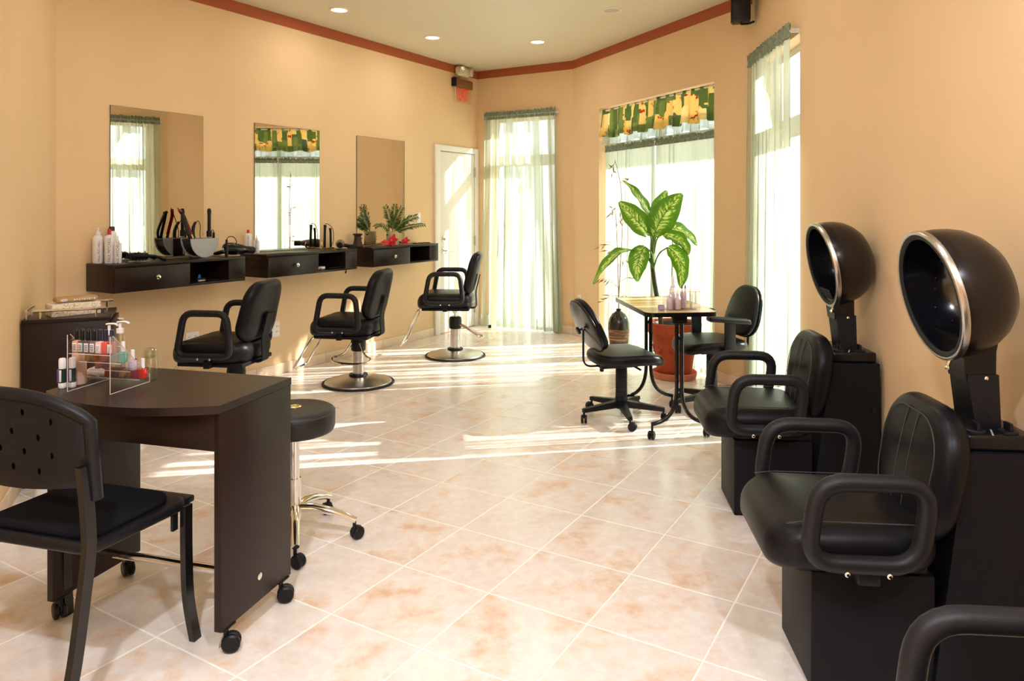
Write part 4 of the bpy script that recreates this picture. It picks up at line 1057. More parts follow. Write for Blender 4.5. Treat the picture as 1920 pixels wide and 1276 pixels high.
def hair_dryer(label, s, off, rz, tilt, body, r=.046, text=None, zc=None, L=1.0):
    p = lw(s,off,ST+.001); t = thing('hair_dryer',label,'hair dryer',tuple(p),RZL+rz); zc = zc or r
    Mx = T(0,0,zc)@RY(PI/2+tilt)
    MB().lathe([(.012,-.105*L),(r*.78,-.10*L),(r*.97,-.075*L),(r,-.035*L),(r*.95,.0),(r*.76,.055*L),(r*.58,.10*L),(r*.55,.115*L)],28,Mx).build('body', body, t, 40)
    nz = MB().lathe([(r*.56,.108*L),(r*.60,.115*L),(r*.60,.165*L),(r*.52,.175*L),(r*.40,.176*L),(r*.38,.14*L),(.004,.14*L)],24,Mx).build('nozzle', M['plastic'], t, 40)
    g = MB()
    for q in (.9,.65,.4): g.tube([Mx@Vector((r*.70*q*math.cos(2*PI*k/24),r*.70*q*math.sin(2*PI*k/24),-.1045*L)) for k in range(24)],.0016,6,True)
    g.build('intake_grille', M['steel'], t)
    MB().tube(smoothpath([(-.045*L,.02,zc-.01),(-.055*L,.075,zc-.02),(-.065*L,.125,.020),(-.068*L,.15,.018)],4),[.021]*5+[.019]*4+[.016]*4,12,flat=.8).build('handle', M['plastic'], t, 50)
    if text:
        pr = MB()
        for k,(a,b,c,w) in enumerate(text): pr.add([Mx@Vector((-(r*.80)*math.sin(w_)*1.0-.0,-(r*.80)*math.cos(w_)*1.02,z_)) for z_,w_ in ((a,c),(b,c),(b,c+w),(a,c+w))],[(0,1,2,3),(3,2,1,0)])
        pr.build('print', M['text_gold'], t, 0)
    return t
hair_dryer('black hair dryer with gold print lying over the gap between two shelves',-3.655,.215,.06,.10,M['gloss_black'],.047,[(.02,.062,-.05,.14),(.03,.062,.16,.10)],.052)
hair_dryer('grey hair dryer on the middle shelf, nozzle towards the camera',-2.515,.190,-math.atan2(.86,-.51)*0+math.radians(-137),0.0,M['grey_plastic'],.040,None,.042,.85)
wp = lw(-3.775,.262,ST+.0005); wt = thing('standing_brush_handle','black comb-brush handle standing beside the silver holder','brush',tuple(wp),RZL)
MB().tube([(0,0,0),(0,0,.02),(0,0,.09),(0,0,.13)],[.012,.013,.011,.008],12).build('handle', M['gloss_black'], wt, 50)
MB().tube(smoothpath([(0,0,.128),(.02,0,.15),(.06,-.005,.145),(.085,-.005,.11),(.07,-.005,.09)],5),.0032,6).build('cord_loop', M['plastic'], wt)

# crimping tongs and stand on the middle shelf
ip = lw(-2.60,.095,ST); it = thing('curling_tongs','pair of black curling tongs propped upright on gold feet, middle shelf','curling tongs',tuple(ip),RZL)
MB().tube([(-.012,0,.012),(-.008,.0,.16),(-.005,0,.215)],[.012,.011,.014],12).build('tong_arm', M['plastic'], it, 50)
MB().tube([(.055,-.01,.012),(.052,-.01,.15),(.046,-.01,.185)],[.011,.010,.012],12).build('tong_arm', M['plastic'], it, 50)
MB().tube(smoothpath([(-.005,0,.222),(.03,0,.222),(.075,-.01,.18),(.088,-.012,.10),(.078,-.01,.03)],5),.003,6).build('cord', M['plastic'], it)
MB().tube(smoothpath([(-.055,-.01,.06),(-.058,-.015,.025),(-.035,-.02,.010),(-.012,0,.012)],4),.006,8).tube([(.055,-.01,.012),(.07,-.03,.007),(.035,-.03,.007)],.006,8).tube([(-.035,-.02,.006),(.055,-.01,.006)],.0055,8).build('gold_foot', M['gold'], it, 50)

# dark wood vase, palm pot and orchids on the far shelf
vp = lw(-2.175,.085,ST+.0005); tag(MB().lathe([(.048,0),(.050,.006),(.046,.02),(.034,.07),(.032,.100),(.046,.114),(.048,.122),(.040,.124),(.028,.112)],8).build('wood_vase', M['dark_wood'],None,20),'dark wooden faceted vase at the left end of the far shelf','vase').location = vp
pp = lw(-1.75,.155,ST+.0005); pot = thing('flower_pot','cream ceramic pot on the far shelf holding a palm','pot',tuple(pp),0)
MB().lathe([(.056,0),(.060,.005),(.062,.12),(.064,.130),(.060,.133),(.056,.128),(.055,.11)],36,None,True,False).build('body', M['ceramic'], pot, 40)
MB().lathe([(.055,.112),(.03,.116),(.002,.117)],24,None,False,True).build('soil', M['soil'], pot)
MB().lathe([(.001,-.006),(.011,-.003),(.013,0),(.011,.003),(.001,.006)],12,T(-.045,-.045,.10)).build('bead', M['soil'], pot)
palm = thing('potted_palm','small green palm with feathery fronds growing in the cream pot','plant',(pp.x,pp.y,pp.z+.116),0)
def frond(ctrl, n, ll, seed):
    rnd = random.Random(seed); P = bez(*ctrl,n); r = MB().tube(P,[.003*(1-.6*k/n) for k in range(n+1)],6); lv = MB()
    for k in range(2,n+1):
        t = (P[min(k+1,n)]-P[k-1]).normalized(); side = t.cross(Vector((0,-.75,.66))).normalized(); up = side.cross(t).normalized()
        L = ll*(1-.55*abs(k/n-.45)-.15*(k/n))
        for sd in (-1,1):
            d = (t*.85+side*sd*.75+up*rnd.uniform(-.15,.25)).normalized(); e = P[k]+d*L*rnd.uniform(.85,1.1)+Vector((0,0,-.012)); m = P[k].lerp(e,.45)+Vector((0,0,.006)); w = t.cross(d).cross(d).normalized()*.0075
            lv.add([P[k],m-w,e,m+w],[(0,1,2),(0,2,3)])
    st = r.build('frond', M['palm_stem'], palm); lv.build('leaflets', M['palm'], st, 0)
frond(((0,0,0),(-.01,0,.10),(-.02,-.05,.18),(-.05,-.10,.255)),14,.10,1)
frond(((.01,0,0),(.05,0,.08),(.13,-.02,.13),(.23,-.03,.165)),16,.10,2)
frond(((.02,-.01,0),(.09,-.02,.05),(.18,-.03,.075),(.31,-.04,.085)),18,.07,3)
frond(((-.01,-.02,0),(-.04,-.06,.06),(-.08,-.13,.10),(-.13,-.20,.075)),14,.075,4)
frond(((0,-.03,0),(.01,-.04,.08),(.04,-.05,.15),(.09,-.05,.24)),14,.10,5)
frond(((0,.0,0),(.0,-.01,.10),(.02,-.02,.18),(.03,-.04,.27)),14,.09,6)
frond(((.01,-.02,0),(.05,-.05,.07),(.10,-.09,.11),(.16,-.12,.13)),14,.09,7)
def petal(mb, c, d, nrm, L, W):
    d = d.normalized(); sd = d.cross(nrm).normalized(); n_ = 6; o = len(mb.v); vs = []; fs = []
    for k in range(n_+1):
        u = k/n_; w = W*math.sin(PI*min(.97,.08+u*.9))**.7
        for v in (-1,0,1): vs.append(c+d*L*u+sd*v*w+nrm*(.25*W*v*v-.3*L*u*u*.4))
    for k in range(n_):
        for v in range(2): fs.append((k*3+v,k*3+v+1,k*3+v+4,k*3+v+3))
    mb.add(vs,fs)
def orchid(label, s, off, sc, rz, tilt):
    p = lw(s,off,ST); t = thing('orchid_bloom',label,'flower',(p.x,p.y,p.z),rz,'red orchid blooms on the far shelf')
    Mx = T(0,0,.030*sc)@RX(tilt)
    for k in range(5):
        a = PI/2+2*PI*k/5; mb = MB(); petal(mb,Vector((0,0,0)),Vector((math.cos(a),math.sin(a),0)),Vector((0,0,1)),.040*sc if k else .05*sc,.016*sc); mb.xf(Mx@RX(PI/2)).build('petal', M['red_petal'], t, 180)
    MB().tube([Mx@Vector((0,-.004,0)),Mx@Vector((0,-.016*sc,.004))],.005*sc,8).build('lip', mat('pink orchid lip '+label[:5],srgb(240,130,130),.5), t)
orchid('large red orchid bloom lying in front of the cream pot',-1.845,.235,1.5,-.5,-.35)
orchid('red orchid bloom lying flatter beside the large one',-1.93,.215,1.1,.3,-1.0)
orchid('small red orchid bloom right of the cream pot',-1.625,.215,1.15,-.2,-.7)
for k,(s_,r_,lb) in enumerate(((-1.44,.030,'leftmost small black disc on the far shelf'),(-1.345,.036,'middle small black disc on the far shelf'),(-1.255,.046,'largest flat black disc at the shelf end by the white door'))):
    p = lw(s_,.19,ST+.0004); tag(MB().lathe([(r_,0),(r_,.005),(r_*.85,.008),(r_*.8,.006),(.001,.006)],28).build('flat_disc', M['gloss_black'],None,40),lb,'lid','flat black discs').location = p
p = lw(-3.96,.20,.8745); cl = thing('hair_clip','blue hair clip lying in the cubby of the nearest shelf','hair clip',tuple(p),RZL+.4)
MB().tube(smoothpath([(-.02,0,.006),(-.01,0,.03),(.0,0,.045),(.01,0,.03),(.006,0,.012)],4),.005,8).build('jaw', M['blue_plastic'], cl); MB().tube([(-.03,-.01,.005),(.02,-.03,.005)],.0045,8).build('prong', M['white_plastic'], cl)
p = lw(-2.80,.22,.8745); nb_ = thing('comb_pouch','small white crumpled pouch in the cubby of the middle shelf','pouch',tuple(p),RZL)
MB().rbox(-.05,.05,-.03,.03,0,.026,.012,3).map(lambda v: Vector((v.x,v.y,v.z+.006*math.sin(v.x*90)*math.cos(v.y*120)*(v.z/.026)))).build('pouch_body', M['white_plastic'], nb_)
MB().rbox(-.03,.0,-.0315,-.029,.006,.016,.001).build('stripe', red_cap, nb_)
p = lw(-2.60,.30,.8745); cd2 = thing('dangling_cord','black cord end hanging out of the cubby of the middle shelf','cord',tuple(p),RZL)
MB().tube(smoothpath([(-.10,.06,.006),(-.04,.03,.010),(.0,-.004,.012),(.016,-.026,-.012),(.016,-.026,-.035),(.010,-.026,-.04),(.006,-.026,-.025)],5),.0045,8).build('cable', M['plastic'], cd2)
p = lw(-3.83,.30,.8745); cd3 = thing('comb','thin black tail comb poking out of the cubby of the nearest shelf','comb',tuple(p),RZL)
MB().tube([(-.09,.09,.006),(.0,-.006,.006),(.018,-.030,.003)],[.004,.004,.002],6).build('tail', M['plastic'], cd3)
MB().rbox(-.15,-.09,.082,.092,.001,.022,.002).build('teeth', M['plastic'], cd3)

# ------------------------------------------------------------------ on the cabinet and the floor by it
def cabpt(x,y,z): v = RZ(cabrz)@Vector((x,y,z)); return Vector((-2.449+v.x,3.650+v.y,z))
p = cabpt(.205,.15,.8425); tx = thing('tissue_box','cream swirl-printed tissue box on the cabinet','tissue box',tuple(p),cabrz+.42)
MB().rbox(-.115,.115,-.058,.058,0,.062,.002).build('carton', M['tissue_box'], tx)
MB().pad(sup(.12,.05,2.2,24),.0022,.001,0,1,2,T(-.02,0,.0635)).build('opening', M['white_plastic'], tx)
p = cabpt(.215,.16,.9085); kb = thing('kraft_packet','brown printed packet lying on the tissue box','packet',tuple(p),cabrz+.42)
MB().pad(rrect(-.10,.10,-.036,.036,.012,4),.026,.011,.004,3,4,T(0,0,.014)).build('sleeve', M['box_card'], kb)
pr = MB()
for k in range(9): pr.bb(-.02+.012*k,-.012+.012*k,-.0365,-.0355,.008+.003*(k%2),.018)
pr.add([(-.065+.018*math.cos(a),-.0368,.014+.007*math.sin(a)) for a in [2*PI*k/14 for k in range(14)]],[tuple(range(14))]); pr.build('print', M['text_white'], kb, 0)
p = Vector((-2.235,3.49,0)); cn = thing('white_canister','white plastic canister on the floor under the side chair back','canister',tuple(p))
MB().lathe([(.034,.006),(.036,.012),(.036,.15),(.030,.165)],24).build('body', M['white_plastic'], cn, 40); MB().lathe([(.037,0),(.0375,.006),(.034,.007)],24).build('base_ring', M['rubber'], cn)

# ------------------------------------------------------------------ nail rack and bottles on the desk
RKL = Vector((-1.480,2.432,.7905)); RKZ = math.radians(-13)
rk = thing('polish_rack','clear acrylic stepped rack holding nail polish','polish rack',tuple(RKL),RKZ)
RWD = .170
side = [(0,0),(.182,0),(.182,.030),(.172,.034),(.012,.190),(0,.190)]
for xx in (0,RWD-.003): 
    MB().prism(side,0,.003).xf(Matrix(((0,0,1,xx),(1,0,0,0),(0,1,0,0),(0,0,0,1)))).build('side_panel', M['acrylic'], rk, 0)
    e = MB().tube([(xx+.0015,0,.001),(xx+.0015,0,.190)],.0014,5).tube([(xx+.0015,0,.0014),(xx+.0015,.182,.0014),(xx+.0015,.182,.030)],.0013,5).tube([(xx+.0015,.012,.190),(xx+.0015,.172,.034)],.0013,5); e.build('polished_edge', M['acrylic_edge'], rk)
TR = [(.004,.128),(.048,.092),(.092,.056),(.136,.018)]
for (ty,tz) in TR:
    MB().bb(.003,RWD-.003,ty,ty+.042,tz-.003,tz).bb(.003,RWD-.003,ty+.040,ty+.0425,tz,tz+.022).bb(.003,RWD-.003,ty,ty+.0025,tz,tz+.012).build('tier', M['acrylic'], rk, 0)
    MB().tube([(.003,ty,tz-.001),(RWD-.003,ty,tz-.001)],.0013,5).tube([(.003,ty+.041,tz+.022),(RWD-.003,ty+.041,tz+.022)],.0011,5).build('polished_edge', M['acrylic_edge'], rk)
PM = {}
def pmat(c):
    if c not in PM: PM[c] = mat('nail lacquer %d %d %d'%c, srgb(*c), .12, spec=.6, coat=.4)
    return PM[c]
capm = {'black':M['gloss_black'],'white':M['white_plastic'],'pink':mat('rose metallic cap',srgb(214,170,160),.25,metal=.7),'navy':mat('dark blue cap',srgb(34,34,62),.25)}
def polish(label, lx, ly, lz, col, cap, h=.036, ch=.036, w=.0105, tag_=None, dome=False):
    q = RZ(RKZ)@Vector((lx,ly,lz)); t = thing('nail_polish_bottle',label,'nail polish',tuple(RKL+q),RKZ,'nail polish bottles in the rack')
    b = MB().rbox(-w,w,-w,w,.0004,h,.003,2).lathe([(.006,h),(.0055,h+.004)],12).build('glass_body', pmat(col), t, 50)
    cr = .0072 if cap in ('black','navy') else .0068
    if dome: MB().lathe([(cr,h+.003),(cr,h+ch*.75),(cr*.8,h+ch*.93),(cr*.35,h+ch),(.0005,h+ch)],14).build('cap', capm[cap], t, 50)
    else: MB().lathe([(cr*1.05,h+.003),(cr,h+ch*.2),(cr*.92,h+ch),(.0005,h+ch)],14).build('cap', capm[cap], t, 50)
    if tag_:
        l = MB().bb(-w*.78,w*.78,-w-.0008,-w+.0005,.005,h-.006).build('label', M['white_plastic'], b, 0)
        br = MB()
        if tag_ == 'bars':
            for k in range(6): br.bb(-w*.62,w*.62,-w-.0013,-w-.0007,.008+.0036*k,.0092+.0036*k+(.0008 if k%2 else 0))
        else:
            for k in range(4): br.bb(-w*.55,w*(.2+.12*k),-w-.0013,-w-.0007,.009+.0048*k,.0105+.0048*k)
        tt = br.build('barcode', M['text_dark'], t, 0)
    return t
tops = [('peach',(226,150,120),'black','bars',True),('dark green',(60,84,66),'black','bars',True),('plum',(92,64,88),'black','bars',True),('taupe',(120,96,84),'black','bars',True),('pale pink',(240,190,176),'navy','lines',False),('coral red',(222,92,84),'navy',None,False),('crimson',(168,40,66),'navy','lines',False)]
for k,(nm,c,cp,tg,dm) in enumerate(tops): polish('%s nail polish on the top tier of the rack, number %d from the wall side'%(nm,k+1) if 0 else "%s nail polish with a %s cap on the rack's top tier"%(nm,{'black':'domed black','navy':'flat dark'}[cp]),.016+.023*k,.024,TR[0][1],c,cp,.040,.040,.0106,tg,dm)
ends = [(1,.158,'teal green nail polish with a white cap at the end of the second tier',(70,150,140),'white'),(2,.158,'lilac nail polish with a white cap at the end of the third tier',(196,172,196),'white'),(3,.138,'magenta nail polish with a slim rose cap on the lowest tier',(204,36,110),'pink'),(3,.162,'bright red nail polish with a white cap at the end of the lowest tier',(214,44,36),'white')]
for ti,lx,lb,c,cp in ends: polish(lb,lx,TR[ti][0]+.021,TR[ti][1],c,cp,.034,.036,.0108)
row = [('rust','orange brown',(160,70,40)),('wine','wine',(120,40,60)),('sand','sand',(200,160,120)),('copper','copper',(176,100,50)),('rose','rose',(210,130,130)),('mauve','mauve',(150,110,130))]
for ti,tn in ((1,'second'),(2,'third'),(3,'lowest')):
    for k in range(4):
        nm,l2,c = row[(ti*2+k)%6]; polish('%s nail polish bottle inside the %s tier, seen through the acrylic'%(l2,tn),.022+.030*k,TR[ti][0]+.021,TR[ti][1],c,'black' if k%2 else 'pink',.030,.018,.010)

def deskthing(name,label,cat,x,y): return thing(name,label,cat,(x,y,.7905),DA)
green_l = mat('dark green tube',srgb(30,60,50),.2); viol_l = mat('violet tube',srgb(96,70,150),.3)
for (x,y,lb) in ((-1.530,2.488,'green and violet cuticle oil tube with a white cap, left of the pair'),(-1.503,2.500,'green and violet cuticle oil tube with a white cap, right of the pair')):
    t = deskthing('cuticle_oil_tube',lb,'tube',x,y); t['group'] = 'cuticle oil tubes'
    MB().lathe([(.011,0),(.0125,.003),(.0125,.016),(.0118,.018)],16).build('foot', M['white_plastic'], t, 40)
    b = MB().cyl((0,0),.0115,.017,.066,16).build('body', green_l, t, 40); MB().rbox(-.010,-.002,-.0125,-.004,.020,.064,.001).build('label', viol_l, b); MB().rbox(-.001,.006,-.0128,-.006,.022,.062,.001).build('white_print', M['white_plastic'], b)
    MB().lathe([(.0112,.066),(.0112,.096),(.009,.101),(.001,.101)],16).build('cap', M['white_plastic'], t, 40)
t = deskthing('lotion_bottle','pale peach lotion bottle with orange print behind the rack','bottle',-1.508,2.548)
b = MB().lathe([(.021,0),(.0235,.004),(.0225,.10),(.0205,.114),(.010,.118)],24).build('body', mat('peach lotion plastic',srgb(240,206,184),.35), t, 40)
pr = MB()
for (a0,a1,z0,z1) in ((-1.3,-.9,.022,.052),(-.45,.55,.018,.024),(-.45,.55,.030,.046),(-.2,.45,.060,.078),(-.45,.5,.050,.056)):
    n_ = 6; pr.add([(.0240*math.sin(a0+(a1-a0)*k/n_),-.0240*math.cos(a0+(a1-a0)*k/n_),z) for z in (z0,z1) for k in range(n_+1)],[(k,k+1,n_+2+k,n_+1+k) for k in range(n_)])
pr.build('orange_print', mat('orange print',srgb(240,150,70),.4), b, 0)
t = deskthing('nail_dryer','small white rounded gadget beside the lotion bottle','gadget',-1.485,2.615)
MB().pad(sup(.075,.055,2.4,28),.038,.017,.006,4,4,T(0,0,.0215)).build('shell', M['white_plastic'], t); MB().tube([(-.02,-.027,.018),(.0,-.029,.022),(.02,-.027,.018)],.0012,5).build('logo', M['text_dark'], t)
for (x,y,h_,lb) in ((-1.432,2.672,.160,'clear pump dispenser with a white pump, nearer the rack top'),(-1.482,2.690,.150,'clear pump dispenser with a white pump, nearer the wall')):
    t = deskthing('pump_dispenser',lb,'dispenser',x,y); t['group'] = 'pump dispensers on the desk'
    MB().lathe([(.019,0),(.020,.004),(.020,h_-.03),(.014,h_-.012),(.010,h_)],24).build('bottle', M['clear_glass'], t, 40)
    MB().lathe([(.013,h_-.004),(.013,h_+.012),(.005,h_+.014),(.005,h_+.03)],14).tube(smoothpath([(-.012,0,h_+.034),(.0,0,h_+.036),(.028,0,h_+.037),(.040,0,h_+.031)],3),.005,8,flat=.7).build('pump_head', M['white_plastic'], t, 50)
t = deskthing('glass_jar','round clear glass jar standing behind the red nail polish','jar',-1.298,2.622)
MB().lathe([(.023,0),(.026,.004),(.026,.062),(.020,.072),(.020,.080)],28,None,True,False).build('jar_body', M['clear_glass'], t, 40)
MB().lathe([(.024,.078),(.025,.082),(.024,.104),(.014,.110),(.001,.110)],28).build('jar_lid', M['clear_glass'], t, 40)

# ------------------------------------------------------------------ organiser on the manicure table
ac = thing('clear_organiser','clear acrylic organiser with bottles on the manicure table','organiser',(1.048,4.530,.7772),math.radians(3))
MB().bb(-.105,.105,-.055,.055,0,.004).build('base', M['pink_liquid'], ac, 0)
for (a,b,c,d,h_) in ((-.105,.105,-.055,-.052,.115),(-.105,.105,.052,.055,.115),(-.105,-.102,-.052,.052,.115),(.102,.105,-.052,.052,.115),(-.001,.001,-.052,.052,.115),(-.055,-.053,-.052,.0,.10),(.053,.055,-.052,.0,.10)):
    MB().bb(a,b,c,d,.004,h_).build('wall_panel', M['acrylic'], ac, 0)
e = MB().tube([(-.105,-.0535,.115),(.105,-.0535,.115),(.105,.0535,.115),(-.105,.0535,.115)],.0013,5,True); e.build('polished_edge', M['acrylic_edge'], ac)
def orgpt(x,y,z): v = RZ(math.radians(3))@Vector((x,y,0)); return (1.048+v.x,4.530+v.y,.7772+z)
def vial(name,label,lx,ly,r,h,body,cap,ch,z=.0045):
    t = thing(name,label,'bottle',orgpt(lx,ly,z),0,'bottles in the clear organiser')
    MB().lathe([(r*.94,0),(r,.003),(r,h*.72),(r*.55,h*.94),(r*.42,h)],20).build('body', body, t, 40)
    MB().lathe([(r*.5,h),(r*.5,h+ch*.4),(r*.3,h+ch),(.0005,h+ch)],16).build('cap', cap, t, 40)
    return t
pk = mat('pink lotion',srgb(246,228,238),.3)
v_ = vial('spray_flask','white dropper flask with a dark band, tallest in the organiser',-.045,.025,.021,.155,M['white_plastic'],M['white_plastic'],.045)
MB().lathe([(.0135,.128),(.0155,.126),(.0155,.133),(.0128,.135)],20).build('dark_band', capm['navy'], v_)
vial('small_vial','small pink vial with a brown cap, left of two in the organiser',.002+.012,.03,.009,.12,pk,M['dark_wood'],.022); vial('small_vial','small pink vial with a brown cap, right of two in the organiser',.034,.03,.009,.12,pk,M['dark_wood'],.022)
vial('lotion_tub','lilac lotion bottle in the front left cell of the organiser',-.078,-.026,.019,.075,mat('lilac lotion',srgb(228,220,242),.3),M['white_plastic'],.015)
vial('lotion_tub','pink lotion bottle in the front middle cell of the organiser',-.027,-.026,.019,.085,pk,M['white_plastic'],.012)
vial('lotion_tub','white lotion bottle in the right cell of the organiser',.052,-.02,.0,.0,pk,M['white_plastic'],.0) if 0 else None
p = orgpt(-.13,-.02,.0); t = thing('sanding_block','small lilac sanding block beside the organiser','sanding block',p,.1); MB().rbox(-.018,.018,-.014,.014,0,.030,.003).build('block', M['lilac_liquid'] if 0 else mat('lilac foam',srgb(150,140,200),.8), t); MB().bb(-.017,.017,-.0148,-.0138,.004,.026).build('grit_face', mat('grit face',srgb(180,170,214),.95), t, 0)

# ------------------------------------------------------------------ potted plant, vase and dried bamboo by the wide window
PX,PY = 1.350,6.08
sa = tag(MB().lathe([(.155,0),(.175,.004),(.182,.03),(.185,.052),(.178,.056),(.172,.05),(.165,.014),(.001,.012)],48).build('pot_saucer', M['saucer'],None,40),'pale terracotta saucer under the large plant pot','saucer'); sa.location = (PX,PY,0)
tp_ = thing('terracotta_pot','large terracotta pot with a thick rim behind the manicure table','pot',(PX,PY,.0145))
MB().lathe([(.128,0),(.138,.006),(.150,.10),(.172,.24),(.186,.345),(.190,.352)],52,None,True,False).build('pot_body', M['terracotta'], tp_, 40)
MB().lathe([(.188,.345),(.212,.350),(.218,.36),(.222,.436),(.218,.446),(.205,.448),(.196,.44),(.190,.38)],52,None,False,False).build('pot_rim', M['terracotta'], tp_, 40)
rl = MB()
for k in range(10):
    a = 2*PI*k/10
    for (da,dz,r_) in ((0,0,.020),(.13,.015,.013),(-.13,.012,.013),(.06,-.028,.012),(-.08,-.03,.011)):
        zz = .235+dz; R_ = .150+(zz-.10)*(.022/.14); Mx = T(R_*math.cos(a+da),R_*math.sin(a+da),zz)@RZ(a+da)@RY(PI/2); rl.lathe([(r_,-.002),(r_*.85,.004),(r_*.4,.0065),(.0005,.007)],10,Mx)
rl.build('flower_relief', M['terracotta'], tp_, 60)
MB().lathe([(.168,.30),(.176,.42),(.182,.428),(.186,.424),(.180,.41),(.172,.36)],44,None,False,False).build('inner_liner', mat('black liner with pale rim',(.03,.03,.03,1),.4), tp_, 40)
MB().lathe([(.172,.385),(.10,.395),(.002,.398)],32,None,False,True).build('soil', M['soil'], tp_)

pln = thing('dumb_cane_plant','tall broad-leaved plant with variegated green leaves in the terracotta pot','plant',(PX,PY,.41))
SC = .00444   # metres per photo pixel at the plant, used to proportion the leaves
def q(x,y,d=0.0): return Vector(((x-1263)*SC, d, .990-(y-390.9)*SC+0.0))
stem = smoothpath([q(1238,604),q(1232,565),q(1226,530),q(1222,500)],6)
stem[0].z = -.02
MB().tube(stem,[.020-.002*k/len(stem) for k in range(len(stem))],14).build('cane', M['cane'], pln, 60)
scm = MB()
for k in (4,7,10,13,15):
    c = stem[min(k,len(stem)-1)]; scm.tube([c+Vector((.0205*math.cos(a),.0205*math.sin(a),.004*math.sin(a*2))) for a in [2*PI*j/12 for j in range(8)]],.0022,5)
scm.build('leaf_scars', M['scar'], pln)
MB().tube(smoothpath([q(1222,502),q(1221,470),q(1222,440),q(1224,425)],5),[.019,.018,.018,.017,.017,.017,.016,.016,.015,.014,.014,.013,.012,.011,.010,.008],12).build('stalk', M['stem'], pln, 60)
def leaf(base, mid, tip, hw, nrm, pet=None, wav=.0, fold=.22):
    P = []
    for k in range(17):
        t = k/16; P.append(base*(1-t)**2+mid*2*t*(1-t)+tip*t*t)
    nrm = Vector(nrm).normalized(); mb = MB(); uv = []
    for k,p_ in enumerate(P):
        u = k/16; t = (P[min(k+1,16)]-P[max(k-1,0)]).normalized(); sd = t.cross(nrm).normalized(); up = sd.cross(t).normalized()
        w = hw*max(.02,math.sin(PI*min(1,u*.97+.015)**.80))**.72
        for j in range(7):
            v = -1+j/3; mb.v.append(tuple(p_+sd*v*w+up*(fold*w*abs(v)**1.3+wav*hw*math.sin(u*17+(2 if v > 0 else 0))*abs(v)**2))); uv.append((u,v))
    for k in range(16):
        for j in range(6): mb.f.append((k*7+j,k*7+j+1,k*7+j+8,k*7+j+7))
    mb.uv = uv; o = mb.build('leaf', M['leaf'], pln, 180)
    rib = [P[k]-nrm*.0005 for k in range(0,15)]
    MB().tube(rib,[.004*(1-.85*k/14) for k in range(15)],6).build('midrib', M['stem'], o)
    if pet: MB().tube(smoothpath(pet+[base],5),.0065,8).build('petiole', M['stem'], o)
FRN = (.15,-1,.25)
leaf(q(1222,443,-.06),q(1232,400,-.10),q(1274,364,-.08),27*SC,(.25,-1,.2),[q(1222,480,-.01),q(1222,460,-.04)],.06,.12)
leaf(q(1217,440,-.03),q(1180,405,-.10),q(1156,378,-.12),21*SC,(-.2,-1,.45),[q(1221,475,0),q(1220,455,-.02)],.12)
leaf(q(1219,410,.06),q(1208,370,.10),q(1171,337,.12),15*SC,(.75,-.75,.5),[q(1222,470,.02),q(1221,440,.04)],.10)
leaf(q(1228,430,.10),q(1236,395,.15),q(1257,356,.18),20*SC,(.3,-1,.1),[q(1223,470,.02)],.08)
leaf(q(1247,430,.05),q(1285,420,.10),q(1314,462,.13),19*SC,(.25,-.75,.85),[q(1224,470,.01),q(1231,440,.03)],.08,.10)
leaf(q(1240,439,-.03),q(1272,440,-.10),q(1283,476,-.13),17*SC,(.3,-.8,.6),[q(1224,475,-.01),q(1230,447,-.02)],.10)
leaf(q(1248,463,-.05),q(1276,478,-.12),q(1268,537,-.13),19*SC,(.35,-1,.2),[q(1224,500,-.01),q(1233,475,-.03)],.10)
leaf(q(1206,462,-.05),q(1186,480,-.11),q(1189,525,-.12),19*SC,(-.3,-1,.25),[q(1222,500,-.01),q(1219,475,-.03)],.07)
leaf(q(1187,471,-.03),q(1150,455,-.12),q(1107,528,-.16),17*SC,(-.25,-.25,.9),[q(1221,497,0),q(1208,478,-.01)],.08)
leaf(q(1213,475,.06),q(1206,466,.10),q(1214,508,.14),11*SC,(.1,-1,.1),[q(1222,495,.01)],.08)

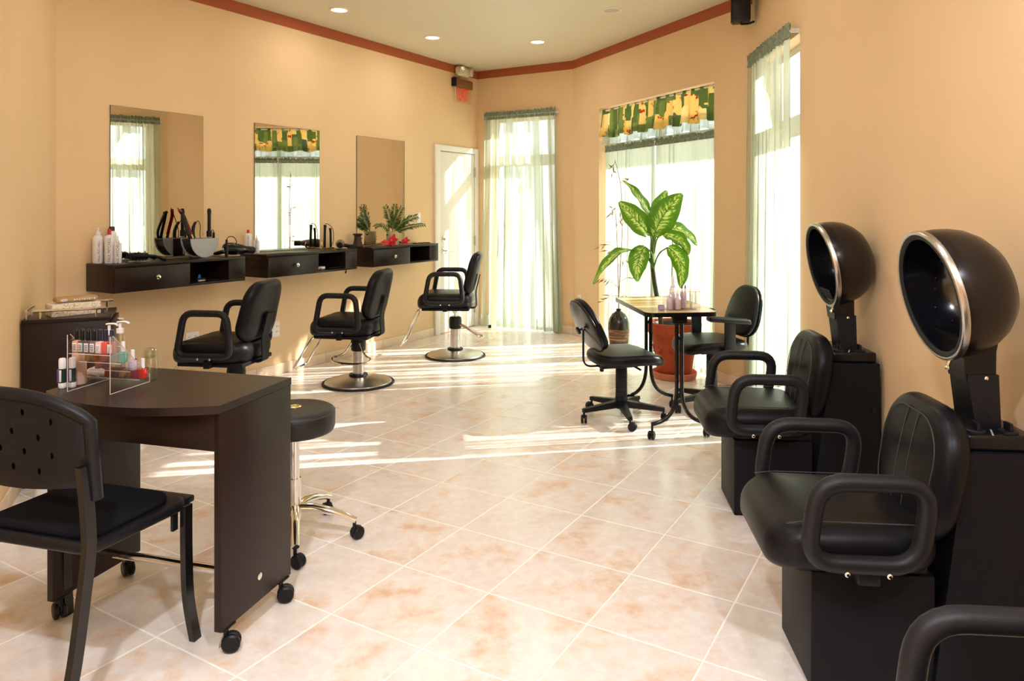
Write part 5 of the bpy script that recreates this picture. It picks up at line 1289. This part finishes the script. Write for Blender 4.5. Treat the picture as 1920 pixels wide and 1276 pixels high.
VX,VY = 1.007,6.90
va_ = thing('floor_vase','bulbous vase, glossy black above a bark-textured brown body','vase',(VX,VY,0))
MB().lathe([(.066,0),(.072,.006),(.082,.08),(.094,.19),(.100,.27),(.098,.32),(.086,.37),(.060,.41),(.026,.432),(.022,.44)],44,None,True,False).build('vase_body', M['vase'], va_, 40)
MB().lathe([(.020,.436),(.024,.440),(.024,.452),(.019,.456),(.012,.452),(.010,.43)],24,None,False,False).build('neck_ring', M['gloss_black'], va_, 40)
def bamboo(label, ctrl, seed, twigs):
    t = thing('dried_bamboo_stem',label,'dried stem',(VX,VY,.0),0,'dried bamboo stems in the floor vase'); rnd = random.Random(seed)
    P = smoothpath(ctrl,8); n = len(P); MB().tube(P,[.0055-.003*k/n for k in range(n)],7).build('stem', M['twig'], t)
    nd = MB()
    for k in range(6,n-1,7): nd.lathe([(.003,-.004),(.0055,0),(.003,.004)],8,Matrix.Translation(P[k]))
    tag(nd.build('nodes', M['twig'], t), kind='stuff')
    for (f,dx,dy,dz,nl) in twigs:
        b = P[int(f*(n-1))]; e = b+Vector((dx,dy,dz)); m = b.lerp(e,.5)+Vector((0,0,.03)); tw = MB().tube([b,m,e],[.0028,.0022,.0014],5).build('twig', M['twig'], t)
        lv = MB()
        for k in range(nl):
            o = m.lerp(e,k/max(1,nl-1)); d = Vector((dx*.5+rnd.uniform(-.05,.05),rnd.uniform(-.04,.04),rnd.uniform(-.09,.03))); d = d.normalized()*rnd.uniform(.05,.10); w = d.cross(Vector((0,1,0))).normalized()*.006
            lv.add([o,o+d*.4-w,o+d,o+d*.4+w],[(0,1,2),(0,2,3)])
        lv.build('dry_leaves', M['dry_leaf'], tw, 0)
bamboo('taller dried bamboo stem in the black and brown floor vase',[(0,0,.30),(0,0,.50),(.015,.0,.85),(.035,.0,1.25),(.02,.0,1.60),(-.035,0,1.86)],3,
       [(.98,-.03,0,-.10,5),(.84,.06,.03,.02,2),(.60,.13,.03,.08,3),(.45,-.12,-.02,.06,3),(.33,.14,.02,.02,3),(.25,-.16,-.02,-.05,4)])
bamboo('shorter dried bamboo stem with curled leaves in the floor vase',[(.004,.004,.30),(.0,.0,.52),(-.01,.0,.90),(-.02,0,1.20),(-.035,.0,1.42)],5,
       [(.98,-.04,0,-.06,6),(.80,.05,.01,.08,3),(.62,-.16,0,.02,3),(.48,.10,.02,.05,3),(.36,-.17,-.03,.09,5),(.30,.12,.03,-.02,3)])
